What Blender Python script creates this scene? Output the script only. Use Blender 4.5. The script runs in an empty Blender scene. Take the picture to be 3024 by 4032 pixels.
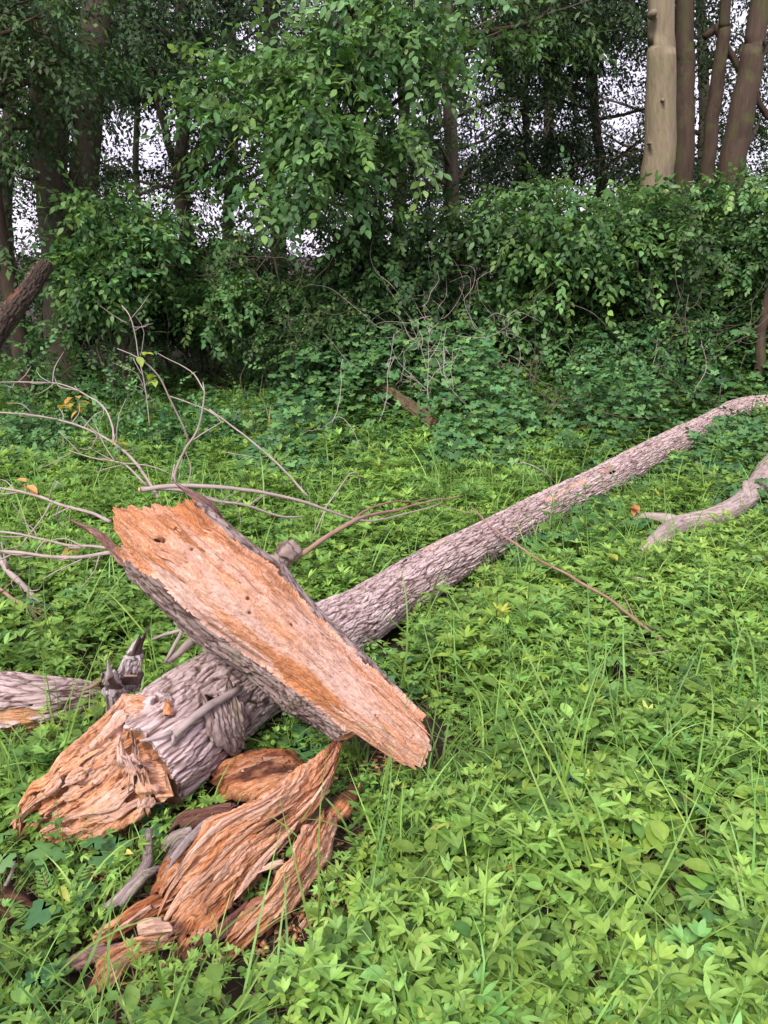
import bpy, math, random
import numpy as np
from mathutils import Vector

rng = np.random.default_rng(7)
random.seed(7)
R = math.radians
sc = bpy.context.scene
COL = sc.collection

# ------------------------------------------------------------------ camera
CH, PITCH, FPX = 1.6, R(18.4), 773.0
cam_d = bpy.data.cameras.new('camera'); cam = bpy.data.objects.new('camera', cam_d); COL.objects.link(cam)
cam.location = (0, 0, CH); cam.rotation_euler = (R(90) - PITCH, 0, 0)
cam_d.sensor_fit = 'VERTICAL'; cam_d.angle = 2 * math.atan(512 / FPX)
cam_d.clip_start = 0.05; cam_d.clip_end = 1500
sc.camera = cam
# ------------------------------------------------------------------ sky, sun, exposure
w = bpy.data.worlds.new('World'); sc.world = w; w.use_nodes = True
nt = w.node_tree; nt.nodes.clear()
SUN_EL, SUN_AZ = R(48), R(205)          # azimuth measured from +Y towards +X (behind the camera, to the left)
sky = nt.nodes.new('ShaderNodeTexSky'); sky.sky_type = 'NISHITA'; sky.sun_disc = False
sky.sun_elevation = SUN_EL; sky.sun_rotation = SUN_AZ
mixn = nt.nodes.new('ShaderNodeMix'); mixn.data_type = 'RGBA'; mixn.inputs[0].default_value = 0.88
nz = nt.nodes.new('ShaderNodeTexNoise'); nz.inputs['Scale'].default_value = 2.2; nz.inputs['Detail'].default_value = 4
rp = nt.nodes.new('ShaderNodeValToRGB')
rp.color_ramp.elements[0].position = .35; rp.color_ramp.elements[0].color = (5.6, 5.0, 6.4, 1)
rp.color_ramp.elements[1].position = .65; rp.color_ramp.elements[1].color = (6.8, 6.1, 7.4, 1)
bgn = nt.nodes.new('ShaderNodeBackground'); bgn.inputs[1].default_value = 0.115
out = nt.nodes.new('ShaderNodeOutputWorld')
nt.links.new(nz.outputs['Fac'], rp.inputs[0])
nt.links.new(sky.outputs[0], mixn.inputs[6]); nt.links.new(rp.outputs[0], mixn.inputs[7])
nt.links.new(mixn.outputs[2], bgn.inputs[0]); nt.links.new(bgn.outputs[0], out.inputs[0])
sl = bpy.data.lights.new('sun', 'SUN'); sl.energy = 2.3; sl.angle = R(15); sl.color = (1, .95, .88)
so = bpy.data.objects.new('sun', sl); COL.objects.link(so)
sd = Vector((math.sin(SUN_AZ) * math.cos(SUN_EL), math.cos(SUN_AZ) * math.cos(SUN_EL), math.sin(SUN_EL)))
so.rotation_euler = sd.to_track_quat('Z', 'Y').to_euler()
sc.view_settings.view_transform = 'Standard'; sc.view_settings.look = 'None'
sc.view_settings.exposure = 0.98; sc.view_settings.gamma = 1

# ------------------------------------------------------------------ numeric helpers
CP, SP = math.cos(PITCH), math.sin(PITCH)
def ray(u, v):
    a, b = (u - 384) / FPX, (512 - v) / FPX
    return np.array([a, CP + b * SP, -SP + b * CP])
def W(u, v, z=0.0):                     # point at height z seen at photo position u, v
    d = ray(u, v); t = (z - CH) / d[2]; return np.array([0, 0, CH]) + d * t
def D(u, v, Y):                         # point at distance Y
    d = ray(u, v); t = Y / d[1]; return np.array([0, 0, CH]) + d * t
def proj(P):
    P = np.asarray(P, float); x, y, z = P[..., 0], P[..., 1], P[..., 2] - CH
    dep = y * CP - z * SP; up = y * SP + z * CP
    dep = np.where(dep < .05, .05, dep)
    return 384 + FPX * x / dep, 512 - FPX * up / dep
def _h(ix, iy, iz, s):
    n = (ix * 374761393 + iy * 668265263 + iz * 2147483647 * 7 + s * 974634777) & 0xffffffff
    n = ((n ^ (n >> 13)) * 1274126177) & 0xffffffff
    n = ((n ^ (n >> 16)) * 2246822519) & 0xffffffff
    return ((n ^ (n >> 15)) & 0xffffff) / float(0xffffff)
def vn(x, y, z=0.0, s=0):               # value noise 0..1
    x, y, z = np.broadcast_arrays(np.asarray(x, float), np.asarray(y, float), np.asarray(z, float))
    ix, iy, iz = np.floor(x).astype(np.int64), np.floor(y).astype(np.int64), np.floor(z).astype(np.int64)
    fx, fy, fz = x - ix, y - iy, z - iz
    fx, fy, fz = [f * f * (3 - 2 * f) for f in (fx, fy, fz)]
    r = 0
    for a in (0, 1):
        for b in (0, 1):
            for c in (0, 1):
                r = r + _h(ix + a, iy + b, iz + c, s) * (fx if a else 1 - fx) * (fy if b else 1 - fy) * (fz if c else 1 - fz)
    return r
def fbm(x, y, z=0.0, s=0, o=4):
    r, a, t = 0, 1, 0
    for i in range(o):
        r = r + a * vn(x, y, z, s + i * 13); t += a; a *= .5
        x, y, z = np.asarray(x) * 2.03, np.asarray(y) * 2.03, np.asarray(z) * 2.03
    return r / t
def worley(x, y, s=0):
    x, y = np.asarray(x, float), np.asarray(y, float)
    ix, iy = np.floor(x).astype(np.int64), np.floor(y).astype(np.int64)
    f1 = np.full(x.shape, 9.); f2 = np.full(x.shape, 9.); idn = np.zeros(x.shape)
    for a in (-1, 0, 1):
        for b in (-1, 0, 1):
            px = ix + a + _h(ix + a, iy + b, 0, s); py = iy + b + _h(ix + a, iy + b, 1, s)
            d = np.hypot(px - x, py - y); c = _h(ix + a, iy + b, 2, s)
            m = d < f1
            f2 = np.where(m, f1, np.minimum(f2, d)); idn = np.where(m, c, idn); f1 = np.where(m, d, f1)
    return f1, f2, idn
def sstep(a, b, x):
    t = np.clip((np.asarray(x, float) - a) / (b - a), 0, 1); return t * t * (3 - 2 * t)
def nrm(v):
    v = np.asarray(v, float); return v / np.maximum(np.linalg.norm(v, axis=-1, keepdims=True), 1e-9)
def gz(x, y):                           # height of the ground
    x, y = np.asarray(x, float), np.asarray(y, float)
    h = .05 * (fbm(x * .7, y * .7, 0, 3, 3) - .5) * sstep(1, 3, y)
    h = h + .30 * sstep(5.8, 7.6, y + .3 * np.sin(x * 1.7)) * sstep(-1.8, .4, x) * (1 - .6 * sstep(9.5, 12, y))
    h = h + .08 * sstep(6.5, 9, y)
    return h - .5 * sstep(16, 40, y)

# ------------------------------------------------------------------ object helpers
def tag(o, label=None, cat=None, group=None, kind=None):
    if label: o['label'] = label
    if cat: o['category'] = cat
    if group: o['group'] = group
    if kind: o['kind'] = kind
    return o
def empty(name, loc, label, cat, group=None, kind=None):
    o = bpy.data.objects.new(name, None); COL.objects.link(o); o.location = [float(c) for c in loc]
    o.empty_display_size = .1; o['_b'] = 0; del o['_b']
    return tag(o, label, cat, group, kind)
def mesh(name, V, F, mat, parent=None, origin=None, attrs=None, smooth=True):
    """V (n,3) world positions; F list of int arrays (k,3) or (k,4)"""
    V = np.asarray(V, np.float32)
    if parent is not None: org = np.array(parent['_org']) if '_org' in parent else np.array(parent.location)
    elif origin is not None: org = np.asarray(origin, float)
    else: org = np.zeros(3)
    p = parent
    if parent is not None:
        org = np.zeros(3)
        while p is not None: org = org + np.array(p.location); p = p.parent
    V = V - org.astype(np.float32)
    me = bpy.data.meshes.new(name)
    F = [np.asarray(f, np.int32) for f in F if len(f)]
    loops = np.concatenate([f.ravel() for f in F]) if F else np.zeros(0, np.int32)
    cnt = np.concatenate([np.full(len(f), f.shape[1], np.int32) for f in F]) if F else np.zeros(0, np.int32)
    st = np.concatenate([[0], np.cumsum(cnt)[:-1]]).astype(np.int32)
    me.vertices.add(len(V)); me.vertices.foreach_set('co', V.ravel())
    me.loops.add(len(loops)); me.loops.foreach_set('vertex_index', loops)
    me.polygons.add(len(cnt)); me.polygons.foreach_set('loop_start', st); me.polygons.foreach_set('loop_total', cnt)
    if smooth: me.polygons.foreach_set('use_smooth', np.ones(len(cnt), bool))
    for k, a in (attrs or {}).items():
        a = np.asarray(a, np.float32)
        if a.ndim == 1:
            at = me.attributes.new(k, 'FLOAT', 'POINT'); at.data.foreach_set('value', a)
        else:
            at = me.attributes.new(k, 'FLOAT_VECTOR', 'POINT'); at.data.foreach_set('vector', a.ravel())
    me.materials.append(mat); me.update(); me.validate()
    o = bpy.data.objects.new(name, me); COL.objects.link(o)
    if parent is not None: o.parent = parent
    else: o.location = [float(c) for c in org]
    return o
def compact(V, F, attrs):
    used = np.unique(np.concatenate([f.ravel() for f in F])); mp = np.full(len(V), -1, np.int64); mp[used] = np.arange(len(used))
    return V[used], [mp[f] for f in F], {k: a[used] for k, a in attrs.items()}

def pieces(name, V, F, A, mat, root, small=60, label=None):
    """one child per connected piece; crumbs of a few faces are dropped into the largest"""
    par = np.arange(len(V))
    E2 = np.vstack([np.column_stack([f[:, k], f[:, (k + 1) % f.shape[1]]]) for f in F for k in range(f.shape[1])])
    while True:
        m = np.minimum(par[E2[:, 0]], par[E2[:, 1]]); old = par.copy()
        np.minimum.at(par, E2[:, 0], m); np.minimum.at(par, E2[:, 1], m); par = par[par]
        if (par == old).all(): break
    ids, cnt = np.unique(par, return_counts=True); o_ = ids[np.argsort(-cnt)]; c_ = np.sort(cnt)[::-1]
    for q, n in zip(o_, c_):
        if n < small and q != o_[0]: continue
        FF = [f[par[f[:, 0]] == q] for f in F]; FF = [f for f in FF if len(f)]
        V3, F3, A3 = compact(V, FF, A); o = mesh(name, V3, F3, mat, root, attrs=A3)
        if label and q == o_[0]: o['label'] = label

# ------------------------------------------------------------------ materials
def mat_new(name):
    m = bpy.data.materials.new(name); m.use_nodes = True; n = m.node_tree; n.nodes.clear()
    return m, n, n.nodes.new, n.links.new
def ramp(n, pts):
    r = n.nodes.new('ShaderNodeValToRGB'); e = r.color_ramp.elements
    e[0].position, e[0].color = pts[0][0], (*pts[0][1], 1); e[1].position, e[1].color = pts[-1][0], (*pts[-1][1], 1)
    for p, c in pts[1:-1]:
        q = e.new(p); q.color = (*c, 1)
    return r
def leaf_mat(name, trans=.32, rough=.5):
    m, n, N, L = mat_new(name)
    a = N('ShaderNodeAttribute'); a.attribute_name = 'col'
    tc = N('ShaderNodeTexCoord'); ns = N('ShaderNodeTexNoise'); ns.inputs['Scale'].default_value = 60
    L(tc.outputs['Object'], ns.inputs['Vector'])
    hs = N('ShaderNodeHueSaturation'); mr = N('ShaderNodeMapRange'); mr.inputs[3].default_value = .7; mr.inputs[4].default_value = 1.3
    L(ns.outputs['Fac'], mr.inputs[0]); L(mr.outputs[0], hs.inputs['Value']); L(a.outputs['Vector'], hs.inputs['Color'])
    p = N('ShaderNodeBsdfPrincipled'); p.inputs['Roughness'].default_value = rough; p.inputs['Specular IOR Level'].default_value = .35
    L(hs.outputs[0], p.inputs['Base Color'])
    t = N('ShaderNodeBsdfTranslucent'); mx = N('ShaderNodeMixShader'); mx.inputs[0].default_value = trans
    h2 = N('ShaderNodeHueSaturation'); h2.inputs['Saturation'].default_value = 1.15; h2.inputs['Value'].default_value = 1.5; h2.inputs['Hue'].default_value = .485
    L(hs.outputs[0], h2.inputs['Color']); L(h2.outputs[0], t.inputs['Color'])
    L(p.outputs[0], mx.inputs[1]); L(t.outputs[0], mx.inputs[2])
    o = N('ShaderNodeOutputMaterial'); L(mx.outputs[0], o.inputs[0]); return m
def bark_mat(name, cols, moss=0.0, crack=(9, 38), ckd=-.30, sx=6., sy=40., bump=.6, world_moss=(.09, .11, .03)):
    m, n, N, L = mat_new(name)
    a = N('ShaderNodeAttribute'); a.attribute_name = 'buv'
    rl = N('ShaderNodeAttribute'); rl.attribute_name = 'relief'
    mp = N('ShaderNodeMapping'); mp.inputs['Scale'].default_value = (sx, sy, sy)
    L(a.outputs['Vector'], mp.inputs['Vector'])
    n1 = N('ShaderNodeTexNoise'); n1.inputs['Scale'].default_value = 1; n1.inputs['Detail'].default_value = 6; n1.inputs['Roughness'].default_value = .65
    L(mp.outputs[0], n1.inputs['Vector'])
    n2 = N('ShaderNodeTexNoise'); n2.inputs['Scale'].default_value = 5; n2.inputs['Detail'].default_value = 4
    L(a.outputs['Vector'], n2.inputs['Vector'])
    ad = N('ShaderNodeMath'); ad.operation = 'MULTIPLY_ADD'; ad.inputs[1].default_value = .45
    L(rl.outputs['Fac'], ad.inputs[0])
    a2 = N('ShaderNodeMath'); a2.operation = 'MULTIPLY'; a2.inputs[1].default_value = .6
    L(n1.outputs['Fac'], a2.inputs[0]); L(a2.outputs[0], ad.inputs[2])
    wn = N('ShaderNodeTexNoise'); wn.inputs['Scale'].default_value = 14; wn.inputs['Detail'].default_value = 4; L(a.outputs['Vector'], wn.inputs['Vector'])
    wm = N('ShaderNodeVectorMath'); wm.operation = 'MULTIPLY_ADD'; wm.inputs[1].default_value = (.09, .05, .0); L(wn.outputs['Color'], wm.inputs[0]); L(a.outputs['Vector'], wm.inputs[2])
    vm = N('ShaderNodeMapping'); vm.inputs['Scale'].default_value = (crack[0], crack[1], 1); L(wm.outputs[0], vm.inputs['Vector'])
    vo = N('ShaderNodeTexVoronoi'); vo.feature = 'DISTANCE_TO_EDGE'; vo.inputs['Scale'].default_value = 1; L(vm.outputs[0], vo.inputs['Vector'])
    ck = N('ShaderNodeMapRange'); ck.inputs[1].default_value = .0; ck.inputs[2].default_value = .13; ck.inputs[3].default_value = ckd; ck.inputs[4].default_value = .0; L(vo.outputs['Distance'], ck.inputs[0])
    ad3 = N('ShaderNodeMath'); ad3.operation = 'ADD'; L(ad.outputs[0], ad3.inputs[0]); L(ck.outputs[0], ad3.inputs[1])
    r = ramp(n, [(.12, cols[0]), (.42, cols[1]), (.78, cols[2])]); L(ad3.outputs[0], r.inputs[0])
    mx = N('ShaderNodeMix'); mx.data_type = 'RGBA'; mx.inputs[7].default_value = (*world_moss, 1)
    mr = N('ShaderNodeMapRange'); mr.inputs[1].default_value = .62 - .25 * moss; mr.inputs[2].default_value = .78 - .1 * moss; mr.inputs[4].default_value = .75 if moss else .0
    L(n2.outputs['Fac'], mr.inputs[0]); L(mr.outputs[0], mx.inputs[0]); L(r.outputs[0], mx.inputs[6])
    p = N('ShaderNodeBsdfPrincipled'); p.inputs['Roughness'].default_value = .88; p.inputs['Specular IOR Level'].default_value = .25
    L(mx.outputs[2], p.inputs['Base Color'])
    b = N('ShaderNodeBump'); b.inputs['Strength'].default_value = bump; b.inputs['Distance'].default_value = .006
    b.inputs['Distance'].default_value = .012
    L(ad3.outputs[0], b.inputs['Height']); L(b.outputs[0], p.inputs['Normal'])
    o = N('ShaderNodeOutputMaterial'); L(p.outputs[0], o.inputs[0]); return m
def wood_mat(name, fresh, mid, grey, dark, sx=9., sy=130., bump=.8, fine=110, fa=1.1, sa=1.1, crk=.45, m5=(38, 190)):
    """bare wood: 'tint' 0 fresh .. 1 weathered, 'stain' 0..1 dark rot and painted crevice shade"""
    m, n, N, L = mat_new(name)
    a = N('ShaderNodeAttribute'); a.attribute_name = 'buv'
    ti = N('ShaderNodeAttribute'); ti.attribute_name = 'tint'; stn = N('ShaderNodeAttribute'); stn.attribute_name = 'stain'
    mp = N('ShaderNodeMapping'); mp.inputs['Scale'].default_value = (sx, sy, sy); L(a.outputs['Vector'], mp.inputs['Vector'])
    n1 = N('ShaderNodeTexNoise'); n1.inputs['Scale'].default_value = 1; n1.inputs['Detail'].default_value = 8; n1.inputs['Roughness'].default_value = .7; n1.inputs['Distortion'].default_value = .6
    L(mp.outputs[0], n1.inputs['Vector'])
    n3 = N('ShaderNodeTexNoise'); n3.inputs['Scale'].default_value = fine; n3.inputs['Detail'].default_value = 5; n3.inputs['Roughness'].default_value = .7
    mp3 = N('ShaderNodeMapping'); mp3.inputs['Scale'].default_value = (.6, 1.5, 1.5); L(a.outputs['Vector'], mp3.inputs['Vector']); L(mp3.outputs[0], n3.inputs['Vector'])
    n4 = N('ShaderNodeTexNoise'); n4.inputs['Scale'].default_value = 9; n4.inputs['Detail'].default_value = 5; n4.inputs['Roughness'].default_value = .6
    mp4 = N('ShaderNodeMapping'); mp4.inputs['Scale'].default_value = (.5, 1.6, 1.6); L(a.outputs['Vector'], mp4.inputs['Vector']); L(mp4.outputs[0], n4.inputs['Vector'])
    def mmath(op, x, y):
        q = N('ShaderNodeMath'); q.operation = op
        for i, s in enumerate((x, y)):
            if isinstance(s, (int, float)): q.inputs[i].default_value = s
            else: L(s, q.inputs[i])
        return q.outputs[0]
    f = mmath('ADD', ti.outputs['Fac'], mmath('MULTIPLY', mmath('SUBTRACT', n4.outputs['Fac'], .5), 1.3))
    f = mmath('ADD', f, mmath('MULTIPLY', mmath('SUBTRACT', n3.outputs['Fac'], .5), fa))
    f = mmath('ADD', f, mmath('MULTIPLY', mmath('SUBTRACT', n1.outputs['Fac'], .5), sa))
    r = ramp(n, [(.1, fresh), (.5, mid), (.9, grey)]); L(f, r.inputs[0])
    mp5 = N('ShaderNodeMapping'); mp5.inputs['Scale'].default_value = (m5[0], m5[1], m5[1])
    w5 = N('ShaderNodeVectorMath'); w5.operation = 'MULTIPLY_ADD'; w5.inputs[1].default_value = (.03, .018, 0); L(n4.outputs['Color'], w5.inputs[0]); L(a.outputs['Vector'], w5.inputs[2]); L(w5.outputs[0], mp5.inputs['Vector'])
    n5 = N('ShaderNodeTexNoise'); n5.inputs['Scale'].default_value = 1; n5.inputs['Detail'].default_value = 3; n5.inputs['Roughness'].default_value = .6; L(mp5.outputs[0], n5.inputs['Vector'])
    c5 = N('ShaderNodeMapRange'); c5.inputs[1].default_value = .33; c5.inputs[2].default_value = .44; c5.inputs[3].default_value = crk; c5.inputs[4].default_value = 1.; L(n5.outputs['Fac'], c5.inputs[0])
    h5 = N('ShaderNodeHueSaturation'); L(r.outputs[0], h5.inputs['Color']); L(c5.outputs[0], h5.inputs['Value'])
    hs = N('ShaderNodeHueSaturation'); L(h5.outputs[0], hs.inputs['Color'])
    mr = N('ShaderNodeMapRange'); mr.inputs[1].default_value = .3; mr.inputs[2].default_value = .7; mr.inputs[3].default_value = .62; mr.inputs[4].default_value = 1.25
    L(n1.outputs['Fac'], mr.inputs[0]); L(mr.outputs[0], hs.inputs['Value'])
    mx = N('ShaderNodeMix'); mx.data_type = 'RGBA'; mx.inputs[7].default_value = (*dark, 1)
    s2 = mmath('MULTIPLY', stn.outputs['Fac'], mmath('ADD', n3.outputs['Fac'], .45))
    L(s2, mx.inputs[0]); L(hs.outputs[0], mx.inputs[6])
    p = N('ShaderNodeBsdfPrincipled'); p.inputs['Roughness'].default_value = .8; p.inputs['Specular IOR Level'].default_value = .3
    L(mx.outputs[2], p.inputs['Base Color'])
    b = N('ShaderNodeBump'); b.inputs['Strength'].default_value = bump; b.inputs['Distance'].default_value = .008
    L(mmath('ADD', mmath('ADD', n1.outputs['Fac'], mmath('MULTIPLY', n3.outputs['Fac'], .8)), mmath('MULTIPLY', n5.outputs['Fac'], 1.2)), b.inputs['Height']); L(b.outputs[0], p.inputs['Normal'])
    o = N('ShaderNodeOutputMaterial'); L(p.outputs[0], o.inputs[0]); return m
def plain_mat(name, c1, c2, scale=30, rough=.8, bump=.2):
    m, n, N, L = mat_new(name)
    tc = N('ShaderNodeTexCoord'); n1 = N('ShaderNodeTexNoise'); n1.inputs['Scale'].default_value = scale; n1.inputs['Detail'].default_value = 6
    L(tc.outputs['Object'], n1.inputs['Vector']); r = ramp(n, [(.3, c1), (.7, c2)]); L(n1.outputs['Fac'], r.inputs[0])
    p = N('ShaderNodeBsdfPrincipled'); p.inputs['Roughness'].default_value = rough; p.inputs['Specular IOR Level'].default_value = .3
    L(r.outputs[0], p.inputs['Base Color'])
    b = N('ShaderNodeBump'); b.inputs['Strength'].default_value = bump; b.inputs['Distance'].default_value = .01
    L(n1.outputs['Fac'], b.inputs['Height']); L(b.outputs[0], p.inputs['Normal'])
    o = N('ShaderNodeOutputMaterial'); L(p.outputs[0], o.inputs[0]); return m
M_LEAF = leaf_mat('leaf'); M_CROWN = leaf_mat('crown_leaf', .3, .5)
M_BARK = bark_mat('bark_grey', ((.10, .06, .048), (.40, .295, .275), (.68, .54, .52)), sx=10, sy=60, bump=.8)
M_BARK2 = bark_mat('bark_strip', ((.06, .034, .025), (.23, .165, .145), (.42, .33, .305)), moss=.25)
M_TRUNK = bark_mat('bark_tree', ((.045, .034, .026), (.10, .078, .06), (.16, .13, .10)), moss=.5, sx=3, sy=18, crack=(6, 26), ckd=-.15)
M_PALE = bark_mat('bark_pale', ((.075, .055, .035), (.17, .135, .085), (.30, .245, .165)), moss=.45, sx=5, sy=22, bump=1., world_moss=(.17, .17, .075), crack=(7, 14), ckd=-.05)
M_RED = bark_mat('bark_reddish', ((.022, .015, .011), (.055, .037, .026), (.105, .073, .052)), moss=.4, sx=3, sy=26, bump=1., crack=(5, 22), ckd=-.07)
M_TWIG = bark_mat('bark_twig', ((.10, .07, .06), (.29, .225, .205), (.46, .38, .35)), sx=12, sy=40, bump=.3, ckd=-.1)
M_TWIGR = bark_mat('bark_red_twig', ((.12, .065, .045), (.24, .14, .10), (.36, .24, .19)), sx=12, sy=40, bump=.3, ckd=-.1)
M_DEAD = bark_mat('bark_pale_stem', ((.2, .16, .13), (.36, .30, .26), (.55, .49, .44)), sx=12, sy=40, bump=.2, ckd=-.1)
M_WOOD = wood_mat('peeled_wood', (.62, .25, .10), (.74, .39, .24), (.74, .48, .39), (.13, .05, .025), sx=24, sy=60, fine=210, fa=2.6, sa=.7, bump=1., crk=.6, m5=(75, 140))
M_TORN = wood_mat('torn_wood', (.66, .26, .09), (.78, .41, .225), (.76, .50, .40), (.20, .07, .035), sx=20, sy=50, fine=120, fa=1.7, bump=1.)
M_SHARD = wood_mat('rotten_wood', (.50, .165, .055), (.70, .33, .165), (.76, .47, .34), (.09, .03, .02), sx=12, sy=170, fine=120, fa=1.5, sa=1.5, bump=1.)
M_DARKSH = wood_mat('dark_rotten_wood', (.12, .045, .03), (.19, .085, .06), (.28, .17, .14), (.05, .02, .015), sx=8, sy=120)
M_GREYW = wood_mat('weathered_wood', (.22, .15, .13), (.33, .26, .24), (.50, .43, .42), (.10, .06, .05), sx=6, sy=110, sa=1.5)
M_CUT = plain_mat('cut_wood', (.55, .33, .17), (.68, .46, .28), 60)
M_SOIL = plain_mat('soil', (.022, .016, .010), (.06, .042, .026), 9, .95, .6)

# ------------------------------------------------------------------ sweeping
def catmull(P, n):
    P = np.asarray(P, float)
    if len(P) == 2: t = np.linspace(0, 1, n)[:, None]; return P[0] * (1 - t) + P[1] * t
    Q = np.vstack([2 * P[0] - P[1], P, 2 * P[-1] - P[-2]])
    seg = np.linalg.norm(np.diff(P[:, :3], axis=0), axis=1); cum = np.concatenate([[0], np.cumsum(seg)]); tt = np.linspace(0, cum[-1], n)
    i = np.clip(np.searchsorted(cum, tt, 'right') - 1, 0, len(P) - 2); f = ((tt - cum[i]) / np.maximum(seg[i], 1e-9))[:, None]
    a, b, c, d = Q[i], Q[i + 1], Q[i + 2], Q[i + 3]
    return .5 * ((2 * b) + (c - a) * f + (2 * a - 5 * b + 4 * c - d) * f ** 2 + (3 * b - a - 3 * c + d) * f ** 3)
def frames(P, up):
    T = nrm(np.gradient(P, axis=0)); up = np.asarray(up, float)
    if up.ndim == 1: up = np.tile(up, (len(P), 1))
    Nn = nrm(up - T * np.sum(up * T, 1)[:, None]); S = np.cross(T, Nn)
    return T, S, Nn
def gridF(n, m, wrap=True):
    i, j = np.meshgrid(np.arange(n - 1), np.arange(m if wrap else m - 1), indexing='ij')
    j2 = (j + 1) % m
    return np.stack([i * m + j, i * m + j2, (i + 1) * m + j2, (i + 1) * m + j], -1)
def tube(pts, rad, m=6, seg=None, wig=0.0, seed=0, ret=False):
    """twig or branch: (V, F list, buv)"""
    P4 = np.column_stack([np.asarray(pts, float), rad])
    L = np.sum(np.linalg.norm(np.diff(P4[:, :3], axis=0), axis=1))
    n = seg or max(4, int(L / .04)); n = min(n, 160)
    Q = catmull(P4, n); P, r = Q[:, :3], np.maximum(Q[:, 3], .0004)
    if wig:
        s = np.linspace(0, L, n)
        for k in range(3):
            P[:, k] += wig * (fbm(s * 7, k * 9.1 + seed, 0, 5, 3) - .5) * 2
    T, S, Nn = frames(P, (0.13, .31, .94) if abs(P[-1, 2] - P[0, 2]) < .8 * L else (0, 1, .1))
    th = np.linspace(0, 2 * np.pi, m, endpoint=False)
    kn = 1 + (.22 if np.max(r) < .05 else .03) * (vn(np.linspace(0, L, n) * (25 if np.max(r) < .05 else 1.3), seed, 0, 4) - .5)[:, None]
    V = P[:, None] + (S[:, None] * np.cos(th)[None, :, None] + Nn[:, None] * np.sin(th)[None, :, None]) * (r[:, None] * kn)[:, :, None]
    F = gridF(n, m).reshape(-1, 4)[:, ::-1]
    buv = np.stack(np.broadcast_arrays(np.linspace(0, L, n)[:, None], th[None] * r[:, None], seed + 0 * th[None]), -1).reshape(-1, 3)
    V = V.reshape(-1, 3); k = len(V)
    V = np.vstack([V, P[0], P[-1]]); buv = np.vstack([buv, buv[0], buv[-1]])
    j = np.arange(m); j2 = (j + 1) % m
    C = np.vstack([np.column_stack([j, j2, np.full(m, k)]), np.column_stack([(n - 1) * m + j2, (n - 1) * m + j, np.full(m, k + 1)])])
    return V, [F, C], buv
class Acc:
    def __init__(s): s.V, s.T, s.Q, s.U, s.n = [], [], [], [], 0
    def add(s, V, F, U):
        for f in F: (s.T if f.shape[1] == 3 else s.Q).append(f + s.n)
        s.V.append(V); s.U.append(U); s.n += len(V); return s
    def tube(s, *a, **k): return s.add(*tube(*a, **k))
    def out(s, name, mat, parent=None, origin=None):
        F = [np.vstack(x) for x in (s.Q, s.T) if x]
        V = np.vstack(s.V); U = np.vstack(s.U)
        return mesh(name, V, F, mat, parent, origin, {'buv': U, 'relief': .35 + .4 * vn(U[:, 0] * 20, U[:, 1] * 60, 0, 3), 'tint': np.full(len(V), .5), 'stain': np.zeros(len(V))})

def bark_relief(s, a, seed=0, k=1.0):
    """long interlaced ridges broken into scaly plates: 0 crack .. 1 plate"""
    wx = s + .06 * (fbm(s * 9, a * 14, 0, seed + 1, 3) - .5); wa = a + .045 * (fbm(s * 7, a * 9, 3.3, seed + 2, 4) - .5)
    f1, f2, c = worley(wx * 5.5 * k, wa * 38 * k, seed)
    p = sstep(.0, .20, f2 - f1)
    g1, g2, c2 = worley(wx * 15 * k + 7, wa * 75 * k, seed + 5)
    q = sstep(.0, .16, g2 - g1)
    fl = fbm(s * 14, a * 60, 1.1, seed + 8, 3)
    return np.clip(p * (.30 + .45 * c + .25 * fl) * (.55 + .45 * q) * (.75 + .35 * c2), 0, 1), c
def cap(V, m, first, centre, rings=5, seed=0, rough=.01, axis=None):
    """closing disc from the ring at index 'first' to centre"""
    ring = V[first:first + m]; out = []; 
    for k in range(1, rings):
        t = 1 - k / rings
        q = centre + (ring - centre) * t
        if axis is not None: q = q + axis * (rough * (fbm(q[:, 0] * 60, q[:, 1] * 60, q[:, 2] * 60, seed, 3) - .5) * 2)[:, None]
        out.append(q)
    out.append(centre[None]); return np.vstack(out)
def capF(m, first, base, rings, flip):
    F4, F3 = [], []; prev = first; j = np.arange(m); j2 = (j + 1) % m
    for k in range(rings - 1):
        cur = base + k * m
        q = np.column_stack([prev + j, prev + j2, cur + j2, cur + j]); F4.append(q if flip else q[:, ::-1]); prev = cur
    t = np.column_stack([prev + j, prev + j2, np.full(m, base + (rings - 1) * m)]); F3.append(t if flip else t[:, ::-1])
    return F4, F3

# ------------------------------------------------------------------ ground and sky-line
xs = np.unique(np.concatenate([np.linspace(-400, -14, 24), np.linspace(-14, 14, 190), np.linspace(14, 400, 24)]))
ys = np.unique(np.concatenate([np.linspace(-300, -2, 16), np.linspace(-2, 20, 170), np.linspace(20, 900, 40)]))
X, Yy = np.meshgrid(xs, ys, indexing='ij')
G = np.stack([X, Yy, gz(X, Yy) + .012 * (fbm(X * 9, Yy * 9, 0, 8, 3) - .5)], -1).reshape(-1, 3)
go = mesh('ground', G, [gridF(len(xs), len(ys), False).reshape(-1, 4)], M_SOIL)
tag(go, kind='structure')

# ------------------------------------------------------------------ the logs
CAPS = []                                # (x0,y0,x1,y1,r) footprints that plants keep out of
def footprint(pts, r):
    for a, b in zip(pts[:-1], pts[1:]): CAPS.append((a[0], a[1], b[0], b[1], r))

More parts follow.
